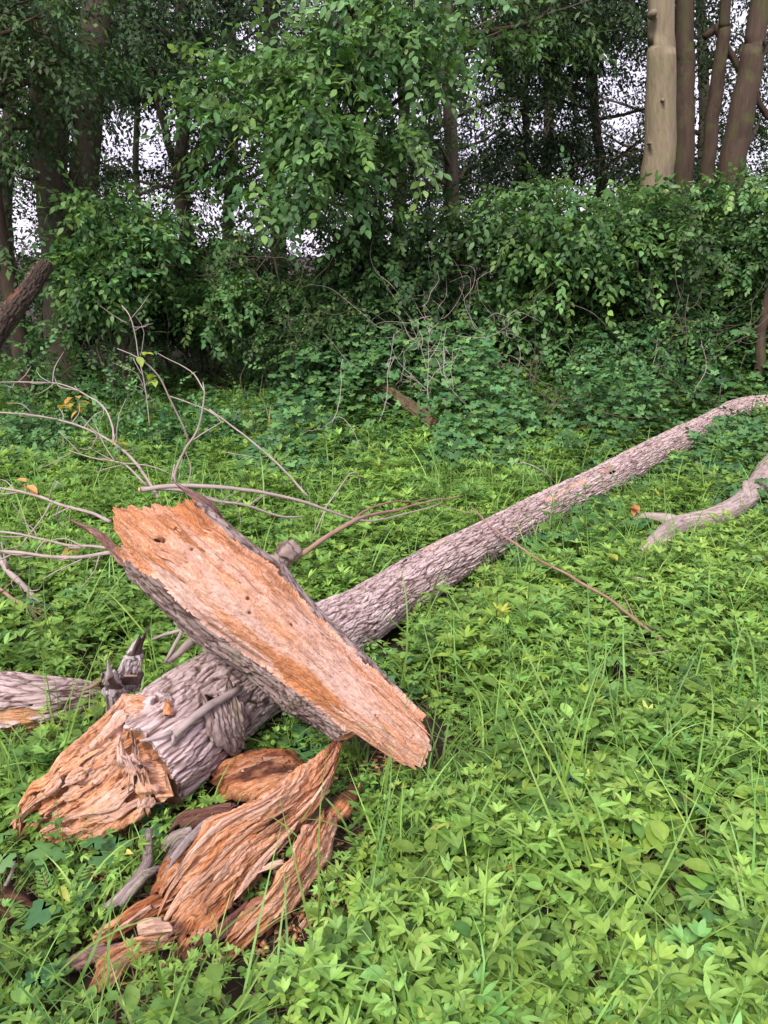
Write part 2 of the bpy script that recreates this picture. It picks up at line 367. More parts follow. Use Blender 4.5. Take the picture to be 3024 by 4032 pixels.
# --- long fallen trunk with the torn end
tp = [W(138, 763, .165), W(165, 742, .18), W(232, 690, .18), W(300, 650, .17), W(372, 609, .15), W(430, 572, .14), W(476, 547, .14),
      W(540, 512, .13), W(592, 486, .14), W(640, 461, .15), W(680, 441, .18), W(712, 425, .20), W(740, 411, .24), W(775, 409, .25), W(840, 412, .25)]
tr = [.168, .170, .160, .138, .118, .116, .108, .102, .106, .112, .114, .112, .118, .125, .125]
def fallen_trunk():
    base = tp[4].copy(); base[2] = 0
    root = empty('fallen_tree', base, 'long grey fissured trunk lying under the peeled log, torn orange at its near end', 'fallen trunk')
    Q0 = catmull(np.column_stack([tp, tr]), 400)
    L = np.sum(np.linalg.norm(np.diff(Q0[:, :3], axis=0), axis=1)); cum = np.concatenate([[0], np.cumsum(np.linalg.norm(np.diff(Q0[:, :3], axis=0), axis=1))])
    s = np.concatenate([np.arange(-.0, 1.6, .0042), np.arange(1.6, 3.2, .0065), np.arange(3.2, L, .011)])
    Q = np.column_stack([np.interp(s, cum, Q0[:, k]) for k in range(4)]); P, r = Q[:, :3], Q[:, 3]
    T, S, Nn = frames(P, (0, 0, 1)); m = 260
    th = np.linspace(0, 2 * np.pi, m, endpoint=False) - np.pi / 2
    ss = s[:, None] + 0 * th[None]; aa = (th[None] + 0 * ss) * .15
    rel, c = bark_relief(ss, aa, 11)
    lump = 1 + .07 * (fbm(ss * 2.2, np.cos(th)[None] * 1.4, np.sin(th)[None] * 1.4, 21, 3) - .5) * 2
    rr = r[:, None] * lump
    # torn zone near s=0 : bark ends raggedly, later on the upper / camera side
    dirv = nrm(np.array([-.35, -.55, .75]))
    nrad = S[:, None] * np.cos(th)[None, :, None] + Nn[:, None] * np.sin(th)[None, :, None]
    facing = np.sum(nrad * dirv, -1)
    edge = -.03 + .01 * facing + .03 * (fbm(aa * 12, 1.7, 0, 31, 4) - .5) * 2 + .04 * (vn(aa * 60, 3, 0, 8) - .5)
    bark = sstep(-.006, .006, ss - edge)
    # loose-bark scars along the trunk
    scar = sstep(.76, .78, fbm(ss * 2.6, aa * 11 + 5, 0, 44, 4)) * (ss > 1.1)
    relief = rel
    disp = bark * (.014 * (rel - .4) + .018) - scar * .013
    rr = rr - .018 + disp
    V = P[:, None] + nrad * rr[:, :, None]
    # oblique torn plane
    torn = 1 - bark
    Tm = T[:, None] + 0 * nrad
    g1 = fbm(ss * 10, aa * 34, 0, 51, 4); g2 = fbm(ss * 5, aa * 10, 2, 52, 3)
    depth_cut = np.clip((edge - ss) / .30, 0, 1)                      # 0 at bark edge .. 1 at tip
    hgt = np.sum((V - P[:, None]) * dirv, -1)
    lim = r[:, None] * (1.2 - .5 * depth_cut ** .8) + .055 * (g2 - .5) * 2 + .035 * (g1 - .5) * 2
    over = np.clip(hgt - lim, 0, None) * torn
    V = V - dirv * over[..., None]
    V = V + nrad * (torn * .02 * (g1 - .5) * 2)[..., None]
    # ragged outline: tip advances along the grain by angle
    adv = (.03 * (fbm(aa * 14, 5, 0, 61, 4) - .5) * 2 + .01 * (vn(aa * 90, 1, 0, 9) - .5)) * (1 - sstep(0, .16, ss))
    V = V - Tm * adv[..., None]
    n = len(s); V = V.reshape(-1, 3)
    buv = np.stack([ss, aa, 0 * ss], -1).reshape(-1, 3)
    tint = (.35 + .35 * g1 + .9 * (ss > .6)).reshape(-1); stain = (sstep(.55, .72, fbm(ss * 7, aa * 12, 9, 71, 4)) * .5 * sstep(.9, .2, depth_cut)).reshape(-1)
    at = {'buv': buv, 'relief': (relief * .9 + .1 * c).reshape(-1), 'tint': tint, 'stain': stain}
    # cap at the torn end
    cen = V[:m].mean(0); cv = cap(V, m, 0, cen, 7, 5, .03, T[0]); F4, F3 = capF(m, 0, n * m, 7, True)
    V2 = np.vstack([V, cv]); k = len(cv)
    q = gridF(n, m)[:, :, ::-1]
    isb = (bark * (1 - scar) > .5); fb = isb[:-1] & isb[1:]; fb = fb & np.roll(fb, -1, 1)
    mk = fb.reshape(-1); qf = q.reshape(-1, 4)
    at2 = {kk: np.concatenate([a, np.tile(a[:1], (k,) + (1,) * (a.ndim - 1)) if a.ndim > 1 else np.full(k, .3 if kk != 'stain' else 0.)]) for kk, a in at.items()}
    at2['buv'][-k:] = cv * 1.0
    V3, F, A = compact(V2, [qf[mk]], at2); mesh('bark', V3, F, M_BARK, root, attrs=A)
    V3, F, A = compact(V2, [qf[~mk]] + F4 + F3, at2)
    pieces('bare_wood', V3, F, A, M_TORN, root, 150)
    # loose slabs of bark hanging at the near end, knot with hole
    return root
trunk = fallen_trunk()
footprint(tp[:5], .14); footprint(tp[4:], .075)

# --- ribbon-like pieces of wood between two edge lines
def zu(x, y): return x * .2315, 609.5 + y * .2315          # close-up coordinates of the lower left quarter
def shard(name, Lz, Rz, zL, zR, mat, thick=.03, seed=0, label=None, cat='wood piece', group=None, parent=None, ridge=.014, dome=.0, layk=3.2, tint=.4, stain=.3, conv=zu, foot=True, ns=None, jag=.05, fine=0, pts3=None, taper=(1, 1)):
    def line(Z, zz):
        zz = np.interp(np.linspace(0, 1, len(Z)), np.linspace(0, 1, len(zz)), zz)
        return np.array([W(*conv(*p), h) for p, h in zip(Z, zz)])
    Lp, Rp = (line(Lz, zL), line(Rz, zR)) if pts3 is None else pts3
    ln = np.linalg.norm(Lp[-1] - Lp[0]); n = ns or int(np.clip(ln / .0032, 18, 320))
    A = catmull(Lp, n); B = catmull(Rp, n)
    C = (A + B) / 2; H = (B - A) / 2; wd = np.linalg.norm(H, axis=1)
    T = nrm(np.gradient(C, axis=0)); Nn = nrm(np.cross(H, T)); Nn = Nn * np.where(np.sum(Nn * np.array([0, -.5, 1]), 1) < 0, -1, 1)[:, None]
    s = np.linspace(0, ln, n)
    mt = int(np.clip(wd.max() * 2 / .003, 16, 190)); t = np.linspace(-1, 1, mt)
    S_, T_ = s[:, None] + 0 * t[None], t[None] + 0 * s[:, None]
    a = T_ * wd[:, None]
    jl = 1.3 * jag * (fbm(s * 22, seed * 3.1, 0, seed, 6) - .5) * 2; jr = 1.3 * jag * (fbm(s * 22, seed * 3.1 + 7, 0, seed + 2, 6) - .5) * 2
    T2 = T_ * (1 + np.where(T_ < 0, jl[:, None], jr[:, None]) * np.abs(T_) / .5)
    ends = np.minimum(sstep(0, .05, s / ln) , 1)[:, None]
    e0 = sstep(-.001, .03, s) * taper[0] + (1 - taper[0]); e1 = sstep(-.001, .03, ln - s) * taper[1] + (1 - taper[1])
    prof = np.sqrt(np.clip(1 - np.abs(T_) ** 3.2, 0, 1)) * (e0 * e1)[:, None]
    a0_ = a; a = a + (.012 if fine else .005) * (fbm(S_ * 8, a * 10, 1, seed + 33, 3) - .5) * 2; f1 = fbm(S_ * 5, a * 52, seed, seed + 3, 5); f2 = fbm(S_ * 26, a * 130, seed, seed + 4, 3); big = fbm(S_ * 4, a * 13, seed, seed + 5, 3)
    lay = np.floor((big * 5 + f1 * 1.2)) / 5 * 1.0
    if fine: f1 = fbm(S_ * 14, a * 26, seed, seed + 3, 5); f2 = fbm(S_ * 45, a * 70, seed, seed + 4, 4); big = fbm(S_ * 5 + a * 4, a * 9, seed, seed + 5, 4); lay = np.floor((big * 6 + f1 * 1.5)) / 6
    if fine == 2: f1 = fbm(S_ * 22, a * 24, seed, seed + 3, 5); big = fbm(S_ * 11, a * 12, seed, seed + 5, 4); lay = np.floor((big * 5 + f1 * .8)) / 5
    f4 = fbm(S_ * 70, a * 190, seed, seed + 14, 3)
    f3 = 1 - np.abs(2 * fbm(S_ * 7, a * 60, seed + 2, seed + 8, 4) - 1)
    top = prof * thick * .5 + prof * (ridge * ((f1 - .5) * (2.2 if fine else 1.1) + (f2 - .5) * 1.2 + (f3 - .7) * (1.0 if fine else .4) + (f4 - .5) * (1.5 if fine else 1.0)) + ridge * layk * (lay - .45) + dome * (1 - T_ ** 2))
    a = a0_
    bot = -prof * thick * (.5 + .4 * fbm(S_ * 6, a * 20, 5, seed + 6, 3))
    along = jag * 1.6 * (.6 * fbm(a * 45, seed, 0, seed, 3) + .4 * vn(a * 190, seed, 0, seed) - .5) * (1 - sstep(0, .15, S_ / ln)) - jag * 1.6 * (.6 * fbm(a * 45, seed + 3, 0, seed, 3) + .4 * vn(a * 190, seed + 3, 0, seed) - .5) * sstep(.85, 1, S_ / ln)
    Vt = C[:, None] + H[:, None] * T2[..., None] + Nn[:, None] * top[..., None] - T[:, None] * along[..., None]
    Vb = C[:, None] + H[:, None] * T2[..., None] * .93 + Nn[:, None] * bot[..., None] - T[:, None] * along[..., None]
    loop = np.concatenate([Vt, Vb[:, ::-1][:, 1:-1]], 1); m = loop.shape[1]
    V = loop.reshape(-1, 3)
    aa = np.concatenate([a, a[:, ::-1][:, 1:-1] + .5], 1); ss = np.tile(s[:, None], (1, m))
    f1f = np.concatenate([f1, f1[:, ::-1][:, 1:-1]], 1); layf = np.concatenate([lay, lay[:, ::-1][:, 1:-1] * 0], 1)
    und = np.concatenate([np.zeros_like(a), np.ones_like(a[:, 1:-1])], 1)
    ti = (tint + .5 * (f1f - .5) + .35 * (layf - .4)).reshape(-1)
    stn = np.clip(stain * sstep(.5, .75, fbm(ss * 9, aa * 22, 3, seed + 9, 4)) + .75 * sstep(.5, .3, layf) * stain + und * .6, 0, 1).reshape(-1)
    q = gridF(n, m).reshape(-1, 4)
    c0, c1 = V[:m].mean(0), V[-m:].mean(0); V = np.vstack([V, c0, c1]); k = n * m; j = np.arange(m); j2 = (j + 1) % m
    tri = np.vstack([np.column_stack([j2, j, np.full(m, k)]), np.column_stack([(n - 1) * m + j, (n - 1) * m + j2, np.full(m, k + 1)])])
    buv = np.stack([ss, aa, 0 * aa + seed * .7], -1).reshape(-1, 3); buv = np.vstack([buv, buv[0], buv[-1]])
    ex = lambda x: np.concatenate([x, [x[0], x[-1]]])
    org = C[n // 2].copy(); org[2] = max(0, C[:, 2].min() - thick)
    o = mesh(name, V, [q, tri], mat, parent, org, {'buv': buv, 'tint': ex(ti), 'stain': ex(stn), 'relief': ex(.2 + .6 * f1f.reshape(-1))}, smooth=False)
    if label and parent is None: tag(o, label, cat, group)
    elif label: o['label'] = label
    if foot and parent is None:
        for i in range(0, n, max(1, n // 8)): CAPS.append((A[i][0], A[i][1], B[i][0], B[i][1], .03))
    return o

def splinters(parent, fn, n, mat, seed, ln=(.18, .5), wd=(.05, .14), srange=(0, 1), trange=(.04, .96), lift=.006, thick=.010, tint=(.2, .9), ends=.012):
    """thin pointed slivers lifting off a broken face; fn(s, t) gives a point of that face"""
    g = np.random.default_rng(seed)
    for k in range(n):
        l_ = g.uniform(*ln); w_ = g.uniform(*wd); s0 = g.uniform(srange[0], max(srange[0] + .01, srange[1] - l_)); t0 = g.uniform(trange[0], trange[1] - w_)
        ss_ = np.linspace(s0, s0 + l_, 6); sh = g.uniform(-.35, .35) * w_; cen = t0 + w_ / 2 + sh * np.linspace(-1, 1, 6) + g.normal(0, .03, 6) * w_
        pr = np.array([g.uniform(.05, .5), .8, 1, g.uniform(.7, 1), .6, g.uniform(.02, .3)]) * w_ / 2; el = g.uniform(0, ends) * np.array([0, 0, 0, .2, .6, 1]) + g.uniform(0, ends * .6) * np.array([1, .5, 0, 0, 0, 0]) + lift * g.uniform(.5, 1.5)
        A = np.array([fn(a, c - h) for a, c, h in zip(ss_, cen, pr)]); B = np.array([fn(a, c + h) for a, c, h in zip(ss_, cen, pr)])
        vw = nrm(np.array([.1, -.3, 1.6]) - A.mean(0)); A = A + vw * el[:, None]; B = B + vw * el[:, None]
        shard('splinter', None, None, None, None, mat, thick, seed + k * 3, pts3=(A, B), parent=parent, foot=False, ridge=.004, layk=1.2, tint=g.uniform(*tint), stain=.35, jag=.12)
def sheet(Lz, Rz, zL, zR, conv=zu):
    a, b = [catmull(np.array([W(*conv(*p), h) for p, h in zip(Z, np.interp(np.linspace(0, 1, len(Z)), np.linspace(0, 1, len(zz)), zz))]), 60) for Z, zz in ((Lz, zL), (Rz, zR))]
    def fn(s_, t_):
        k = np.clip(s_, 0, 1) * 59; i = min(int(k), 58); f = k - i; p = a[i] * (1 - f) + a[i + 1] * f; q = b[i] * (1 - f) + b[i + 1] * f; return p * (1 - t_) + q * t_
    return fn
# things lying on the trunk: where the sight line through a point of the photo meets its bark
TQ = catmull(np.column_stack([tp, tr]), 300)
def ontrunk(x, y, off=.0):
    d = nrm(ray(*zu(x, y))); 
    for t in np.arange(1.6, 5, .004):
        p = np.array([0, 0, CH]) + d * t; q = np.linalg.norm(TQ[:, :3] - p, axis=1); k = np.argmin(q)
        if q[k] < TQ[k, 3] + .01 + off: return p
    return W(*zu(x, y), .2)
def patch(name, Lz, Rz, off, mat, thick, seed, **kw):
    return shard(name, Lz, Rz, None, None, mat, thick, seed, pts3=(np.array([ontrunk(x, y, off) for x, y in Lz]), np.array([ontrunk(x, y, off) for x, y in Rz])), parent=trunk, foot=False, **kw)
patch('bark_flap', [(880, 440), (900, 560), (960, 600), (1010, 640)], [(1040, 360), (1060, 450), (1050, 560), (1030, 635)], .015, M_BARK2, .02, 3, ridge=.008, tint=.8, jag=.12)
sl_ = shard('broken_end', [(640, 380), (545, 372), (470, 430), (400, 505), (300, 590), (205, 690), (120, 775), (72, 850), (78, 925)], [(720, 830), (655, 858), (600, 905), (520, 955), (440, 990), (350, 1000), (260, 1005), (180, 1000), (118, 1000)], [.36, .36, .34, .31, .28, .24, .20, .16, .12], [.15, .13, .11, .09, .07, .06, .05, .04, .04], M_TORN, .09, 205, parent=trunk, ridge=.020, tint=.42, stain=.35, foot=True, jag=.05, dome=-.04, fine=1, label='large tongue of bright orange splintered wood')
splinters(sl_, sheet([(640, 380), (545, 372), (470, 430), (400, 505), (300, 590), (205, 690), (120, 775), (72, 850), (78, 925)], [(720, 830), (655, 858), (600, 905), (520, 955), (440, 990), (350, 1000), (260, 1005), (180, 1000), (118, 1000)], [.36, .36, .34, .31, .28, .24, .20, .16, .12], [.15, .13, .11, .09, .07, .06, .05, .04, .04]), 22, M_TORN, 854, lift=0.03, ends=0.02, wd=(0.06, 0.18), ln=(0.12, 0.4), srange=(0.1, 1.0))
gq = np.random.default_rng(5)
for k, (x, y) in enumerate([(555, 655), (600, 700), (612, 755), (645, 775), (640, 830)]):
    w1, h1 = gq.uniform(30, 50), gq.uniform(26, 44); q = gq.uniform(-.5, .5)
    patch('splinter', [(x - w1 + q * h1, y - h1), (x - w1 * 1.15, y), (x - w1 * .8 - q * h1, y + h1)], [(x + w1 * .7 + q * h1, y - h1 * .9), (x + w1, y + 4), (x + w1 * .8 - q * h1, y + h1 * .8)], .004 + .004 * (k % 2), M_TORN, .022, 300 + k, ridge=.008, tint=[1., .8, 1., .5][k % 4], stain=.4, jag=.2, fine=2)
def knot(x, y, r):
    c = ontrunk(x, y); view = nrm(nrm(np.array([0, 0, CH]) - c) + np.array([0, -.1, .5])); e1 = nrm(np.cross((0, 0, 1), view)); e2 = np.cross(view, e1)
    m, n = 56, 22; th = np.linspace(0, 2 * np.pi, m, endpoint=False); rr = np.linspace(1.5, .0, n)
    hh = np.interp(rr, [0, .45, .6, .85, 1.1, 1.5], [-.5, -.35, .2, .35, .15, -.5])
    wob = 1 + .5 * (fbm(np.cos(th) * 2, np.sin(th) * 2, 0, 7, 3) - .5)
    V = c + (e1[None, None] * (np.cos(th)[None] * rr[:, None] * wob)[..., None] + e2[None, None] * (np.sin(th)[None] * rr[:, None] * wob * .8)[..., None]) * r + view * (hh[:, None] + .6 * (fbm(rr[:, None] * np.cos(th)[None] * 4, rr[:, None] * np.sin(th)[None] * 4, 0, 3, 4) - .5))[..., None] * r
    V = V.reshape(-1, 3); F = gridF(n, m).reshape(-1, 4)[:, ::-1]
    rel = np.tile(rr[:, None], (1, m)).reshape(-1)
    return mesh('knot', V, [F], M_BARK, trunk, attrs={'buv': V * [1, 1, 1], 'relief': np.clip(rel, 0, 1) * .8, 'tint': rel, 'stain': 1 - rel})
knot(685, 400, .030)
patch('knot_scar', [(700, 470), (705, 430), (715, 385)], [(745, 470), (745, 430), (735, 395)], .01, M_TORN, .015, 9, ridge=.006, tint=.2, stain=.3)

# --- peeled log leaning over the trunk
def peeled_log():
    A0, B0 = W(403, 748, .14), W(153, 526, .76)
    mid = W(284, 640, .46)
    m2 = W(222, 590, .60) + np.array([.0, 0, .0]); pts = np.array([A0, mid + np.array([.0, 0, -.012]), m2, B0]); rad = [.122, .146, .172, .168]
    base = A0.copy(); base[2] = 0
    root = empty('peeled_log', base, 'broken log stripped to orange pink wood, propped across the long grey trunk', 'log')
    L = np.linalg.norm(B0 - A0); ds = .0036; n = int(L / ds); Q = catmull(np.column_stack([pts, rad]), n); P, r = Q[:, :3], Q[:, 3]
    s = np.linspace(0, L, n); m = 330
    view = nrm(np.array([0.38, -.10, CH + .45]) - P); T, S, Nn = frames(P, view)      # Nn: middle of the split face
    th = np.linspace(0, 2 * np.pi, m, endpoint=False) + np.pi                      # seam at the back; th=0 on the face
    ss = s[:, None] + 0 * th[None]; ang = (th[None] + 0 * ss); ang = np.where(ang > np.pi, ang - 2 * np.pi, ang); aa = ang * .165
    # +ang side: S direction
    nrad = Nn[:, None] * np.cos(ang)[..., None] + S[:, None] * np.sin(ang)[..., None]
    sideS = 1 if S[n // 2, 2] > 0 else -1                                           # +1: positive angle is the upper (right) side
    e_hi = 1.12 + .34 * (fbm(s * 3.5, 2.2, 0, 80, 4) - .5) * 2                       # bark begins, upper right side
    e_hi = e_hi - .30 * sstep(.45, .9, s / L)
    e_lo = .86 + .26 * (fbm(s * 3.0, 7.2, 0, 81, 4) - .5) * 2 + .12 * sstep(.7, 1, s / L)
    e_lo = e_lo + .10 * (fbm(s * 26, 0, 0, 2, 4) - .5); e_hi = e_hi + .10 * (fbm(s * 26, 5, 0, 2, 4) - .5)
    up = ang * sideS
    bark = np.where(up > 0, sstep(-.02, .02, up - e_hi[:, None]), sstep(-.02, .02, -up - e_lo[:, None]))
    bark = bark * np.where(up > 0, 1, 1) * (1 - sstep(L - .05, L - .02, ss + .05 * fbm(aa * 20, 0, 0, 5, 3)))
    rel, c = bark_relief(ss, aa, 17, 1.15)
    g1 = fbm(ss * 5, aa * 30, 0, 90, 4); g2 = fbm(ss * 18, aa * 110, 0, 91, 3); g3 = fbm(ss * 60, aa * 150, 0, 95, 3)
    lump = 1 + .10 * (fbm(ss * 3.5, np.cos(ang) * 1.3, np.sin(ang) * 1.3, 92, 3) - .5) * 2
    rr = r[:, None] * lump - .014 + bark * (.014 + .013 * (rel - .4)) + .016 * np.exp(-((ss / L - .60) / .06) ** 2) * sstep(.6, 1.1, up) * sstep(2.2, 1.6, up) + .012 * np.exp(-((ss / L - .25) / .1) ** 2) * sstep(.6, 1.1, -up)
    V = P[:, None] + nrad * rr[..., None]
    h = np.sum((V - P[:, None]) * Nn[:, None], -1)
    upper = up / 1.0
    lim = r[:, None] * (.72 + .13 * np.cos(ang * 1.5)) + .014 * (g1 - .5) * 2
    # ledge near the upper end and a shelf of darker wood along the right side
    led = sstep(.80, .83, ss / L + .05 * (fbm(aa * 16, 1, 0, 93, 3) - .5) * 2)
    lim = lim - .022 * led * sstep(-.2, .4, up)
    lim = lim - .020 * sstep(.28, .36, up + .10 * (fbm(ss * 6, 3, 0, 94, 3) - .5)) * sstep(.55, .62, ss / L)
    over = np.clip(h - lim, 0, None) * (1 - bark)
    V = V - Nn[:, None] * over[..., None]
    peel = 1 - bark
    V = V + nrad * (peel * (.004 * (g2 - .5) * 2 + .0045 * (g3 - .5) * 2))[..., None]
    # hollows: knot hole near the top, rot pocket
    for (hs, ha, hr, hd) in ((.875, -.30, .008, .02), (.865, -.24, .007, .018), (.80, .02, .005, .008), (.60, .05, .006, .010), (.57, -.15, .006, .01), (.93, -.55, .010, .02), (.47, .28, .005, .008)):
        dd = np.hypot(ss - hs * L, (up - ha) * .15)
        V = V - Nn[:, None] * (hd * sstep(hr * 1.3, hr * .5, dd))[..., None]
    # ragged ends
    adv = -.07 * sstep(-.15, 1.1, up) - .05 * sstep(-.5, -1.2, up) + .02 + (.055 * (fbm(aa * 13, 2, 0, 97, 4) - .5) * 2 + .030 * (vn(aa * 70, 1, 0, 9) - .5) + .018 * (vn(aa * 170, 1, 0, 19) - .5)) 
    V = V + T[:, None] * (adv * sstep(L - .22, L, ss) * (.6 + .4 * peel))[..., None]
    # thin the upper end so that it ends in a splintered lip
    thin = sstep(L - .10, L, ss)
    V = V + Nn[:, None] * (thin * .0)[..., None]
    adv0 = .06 - .24 * sstep(-.35, -1.0, up) - .07 * sstep(.2, 1.0, up) + (.05 * (fbm(aa * 9, 8, 0, 98, 4) - .5) * 2 + .02 * (vn(aa * 80, 4, 0, 9) - .5))
    V = V - T[:, None] * (adv0 * (1 - sstep(0, .45, ss)))[..., None]
    V = V.reshape(-1, 3)
    # colour zones of the wood itself
    tz = .66 + .7 * (fbm(ss * 3, aa * 8, 0, 99, 3) - .5) * 2
    tz = tz - .40 * sstep(.78, .9, ss / L) - .40 * sstep(.3, .7, up) * sstep(.45, .6, ss / L)
    tz = tz - .8 * sstep(.20, .10, np.hypot(ss / L - .33, (up + .55) * .55)) - .6 * sstep(.12, .05, np.hypot(ss / L - .55, (up + .55) * .5)) - .5 * sstep(.10, .0, np.abs(up - .75)) * sstep(.5, .35, ss / L)
    st = np.zeros_like(ss)
    for (hs, ha, hr) in ((.875, -.30, .009), (.865, -.24, .008), (.80, .02, .006), (.60, .05, .006), (.57, -.15, .006), (.93, -.55, .012), (.47, .28, .005)):
        st = np.maximum(st, sstep(hr * 1.2, hr * .6, np.hypot(ss - hs * L, (up - ha) * .15)))
    st = np.maximum(st, .8 * sstep(.16, .02, -up - e_lo[:, None] + .14) * 0 + .75 * sstep(.10, .0, np.abs(-up - e_lo[:, None] + .05)) * sstep(.42, .5, ss / L) * sstep(.75, .62, ss / L))  # crevice shade painted as a dark line along the lower bark edge
    st = np.maximum(st, .55 * sstep(.10, .0, np.abs(up - e_hi[:, None] + .06)) * sstep(.35, .6, ss / L) + .22 * sstep(.60, .74, fbm(ss * 14, aa * 34, 0, 77, 4)))
    buv = np.stack([ss, aa, 0 * ss], -1).reshape(-1, 3)
    at = {'buv': buv, 'relief': (rel * .9 + .1 * c).reshape(-1), 'tint': tz.reshape(-1), 'stain': np.clip(st, 0, 1).reshape(-1)}
    cv0 = cap(V, m, 0, V[:m].mean(0) + T[0] * .02, 8, 6, .02, T[0]); a0, b0 = capF(m, 0, n * m, 8, True)
    cv1 = cap(V, m, (n - 1) * m, V[-m:].mean(0) - T[-1] * .05, 8, 7, .03, T[-1]); a1, b1 = capF(m, (n - 1) * m, n * m + len(cv0), 8, False)
    V2 = np.vstack([V, cv0, cv1]); k = len(cv0) + len(cv1)
    at2 = {kk: np.concatenate([a, np.zeros((k,) + a.shape[1:]) + (.3 if kk == 'tint' else .0)]) for kk, a in at.items()}
    at2['buv'][-k:] = np.vstack([cv0, cv1])
    q = gridF(n, m)[:, :, ::-1]; isb = bark > .5; fb = isb[:-1] & isb[1:]; fb = fb & np.roll(fb, -1, 1); mk = fb.reshape(-1); q = q.reshape(-1, 4)
    flip = np.dot(np.cross(V2[q[0, 1]] - V2[q[0, 0]], V2[q[0, 3]] - V2[q[0, 0]]), V2[q[0, 0]] - P[0]) < 0
    V3, F, A = compact(V2, [q[mk]], at2); mesh('bark', V3, F, M_BARK2, root, attrs=A)
    V3, F, A = compact(V2, [q[~mk]] + a0 + b0 + a1 + b1, at2); mesh('bare_wood', V3, F, M_WOOD, root, attrs=A)
    Vg = V[:n * m].reshape(n, m, 3)
    def face(s_, t_):
        i = int(np.clip(s_, 0, 1) * (n - 1)); lo, hi = -sideS * e_lo[i], sideS * e_hi[i]; an = lo + (hi - lo) * t_; j = int(round((an - np.pi) / (2 * np.pi) * m)) % m
        return Vg[i, j]
    splinters(root, face, 9, M_WOOD, 900, ln=(.06, .2), wd=(.04, .10), srange=(.80, .995), trange=(.05, .95), lift=.003, ends=.012, thick=.007, tint=(.0, .5))
    splinters(root, face, 9, M_WOOD, 960, ln=(.05, .2), wd=(.04, .10), srange=(.0, .25), trange=(.1, .95), lift=.003, ends=.010, thick=.007, tint=(.2, .7))
    splinters(root, face, 10, M_WOOD, 1010, ln=(.08, .3), wd=(.015, .05), srange=(.1, .9), trange=(.03, .97), lift=.002, ends=.004, thick=.005, tint=(.1, .9))
    # branch springing from the burl on the upper right side
    bu = W(288, 551, .52)
    bA = Acc()
    for k in range(1):
        mm, nn = 24, 16; t1 = np.linspace(0, 2 * np.pi, mm, endpoint=False); t2 = np.linspace(.02, np.pi - .02, nn)
        dirs = np.stack([np.cos(t1)[None] * np.sin(t2)[:, None], np.sin(t1)[None] * np.sin(t2)[:, None], np.cos(t2)[:, None] + 0 * t1[None]], -1)
        rad_ = .042 * (1 + .5 * (fbm(dirs[..., 0] * 2.2, dirs[..., 1] * 2.2, dirs[..., 2] * 2.2, 5, 4) - .5) * 2)
        VV = (bu + dirs * rad_[..., None]).reshape(-1, 3); bA.add(VV, [gridF(nn, mm).reshape(-1, 4)], VV * .7)
        bA.tube([bu + np.array([-.07, .02, -.10]), bu], [.05, .035], 12)
    bA.out('burl', M_BARK2, root)
    b = Acc(); j = W(300, 556, .50)
    p1 = D(352, 521, 2.95); p2 = D(395, 510, 3.25); p3 = D(462, 495, 3.7)
    b.tube([bu, j, p1, p2, p3], [.013, .011, .009, .006, .003], 8, wig=.006, seed=1)
    b.tube([p1, D(380, 505, 3.3), D(430, 498, 3.8)], [.006, .005, .002], 5, wig=.01, seed=4)
    b.out('branch', M_TWIGR, root)
    return root, P, L
plog, PL, PLL = peeled_log()
footprint([W(405, 757, .0), W(385, 735, .0)], .16)
CAPS.append((*W(400, 745, .05)[:2], *W(345, 700, .12)[:2], .14))

# splintered red strip and bark sliver at the upper end of the peeled log
shard('bark_sliver', [(160 / .2315, 0)], [(0, 0)], [0], [0], M_DARKSH) if False else None
def pz(u, v): return u, v
shard('bark_sliver', [(83, 528), (100, 540), (112, 556), (128, 570)], [(84, 526), (104, 534), (120, 548), (140, 566)], [.74, .72, .70, .66], [.74, .72, .70, .66], M_DARKSH, .012, 31, parent=plog, ridge=.003, conv=pz, foot=False, jag=.2, tint=.7)
shard('bark_sliver', [(182, 490), (196, 502), (210, 514), (218, 520)], [(184, 487), (202, 497), (216, 508), (222, 518)], [.82, .80, .77, .74], [.80, .78, .75, .72], M_DARKSH, .012, 32, parent=plog, ridge=.003, conv=pz, foot=False, jag=.2, tint=.6)

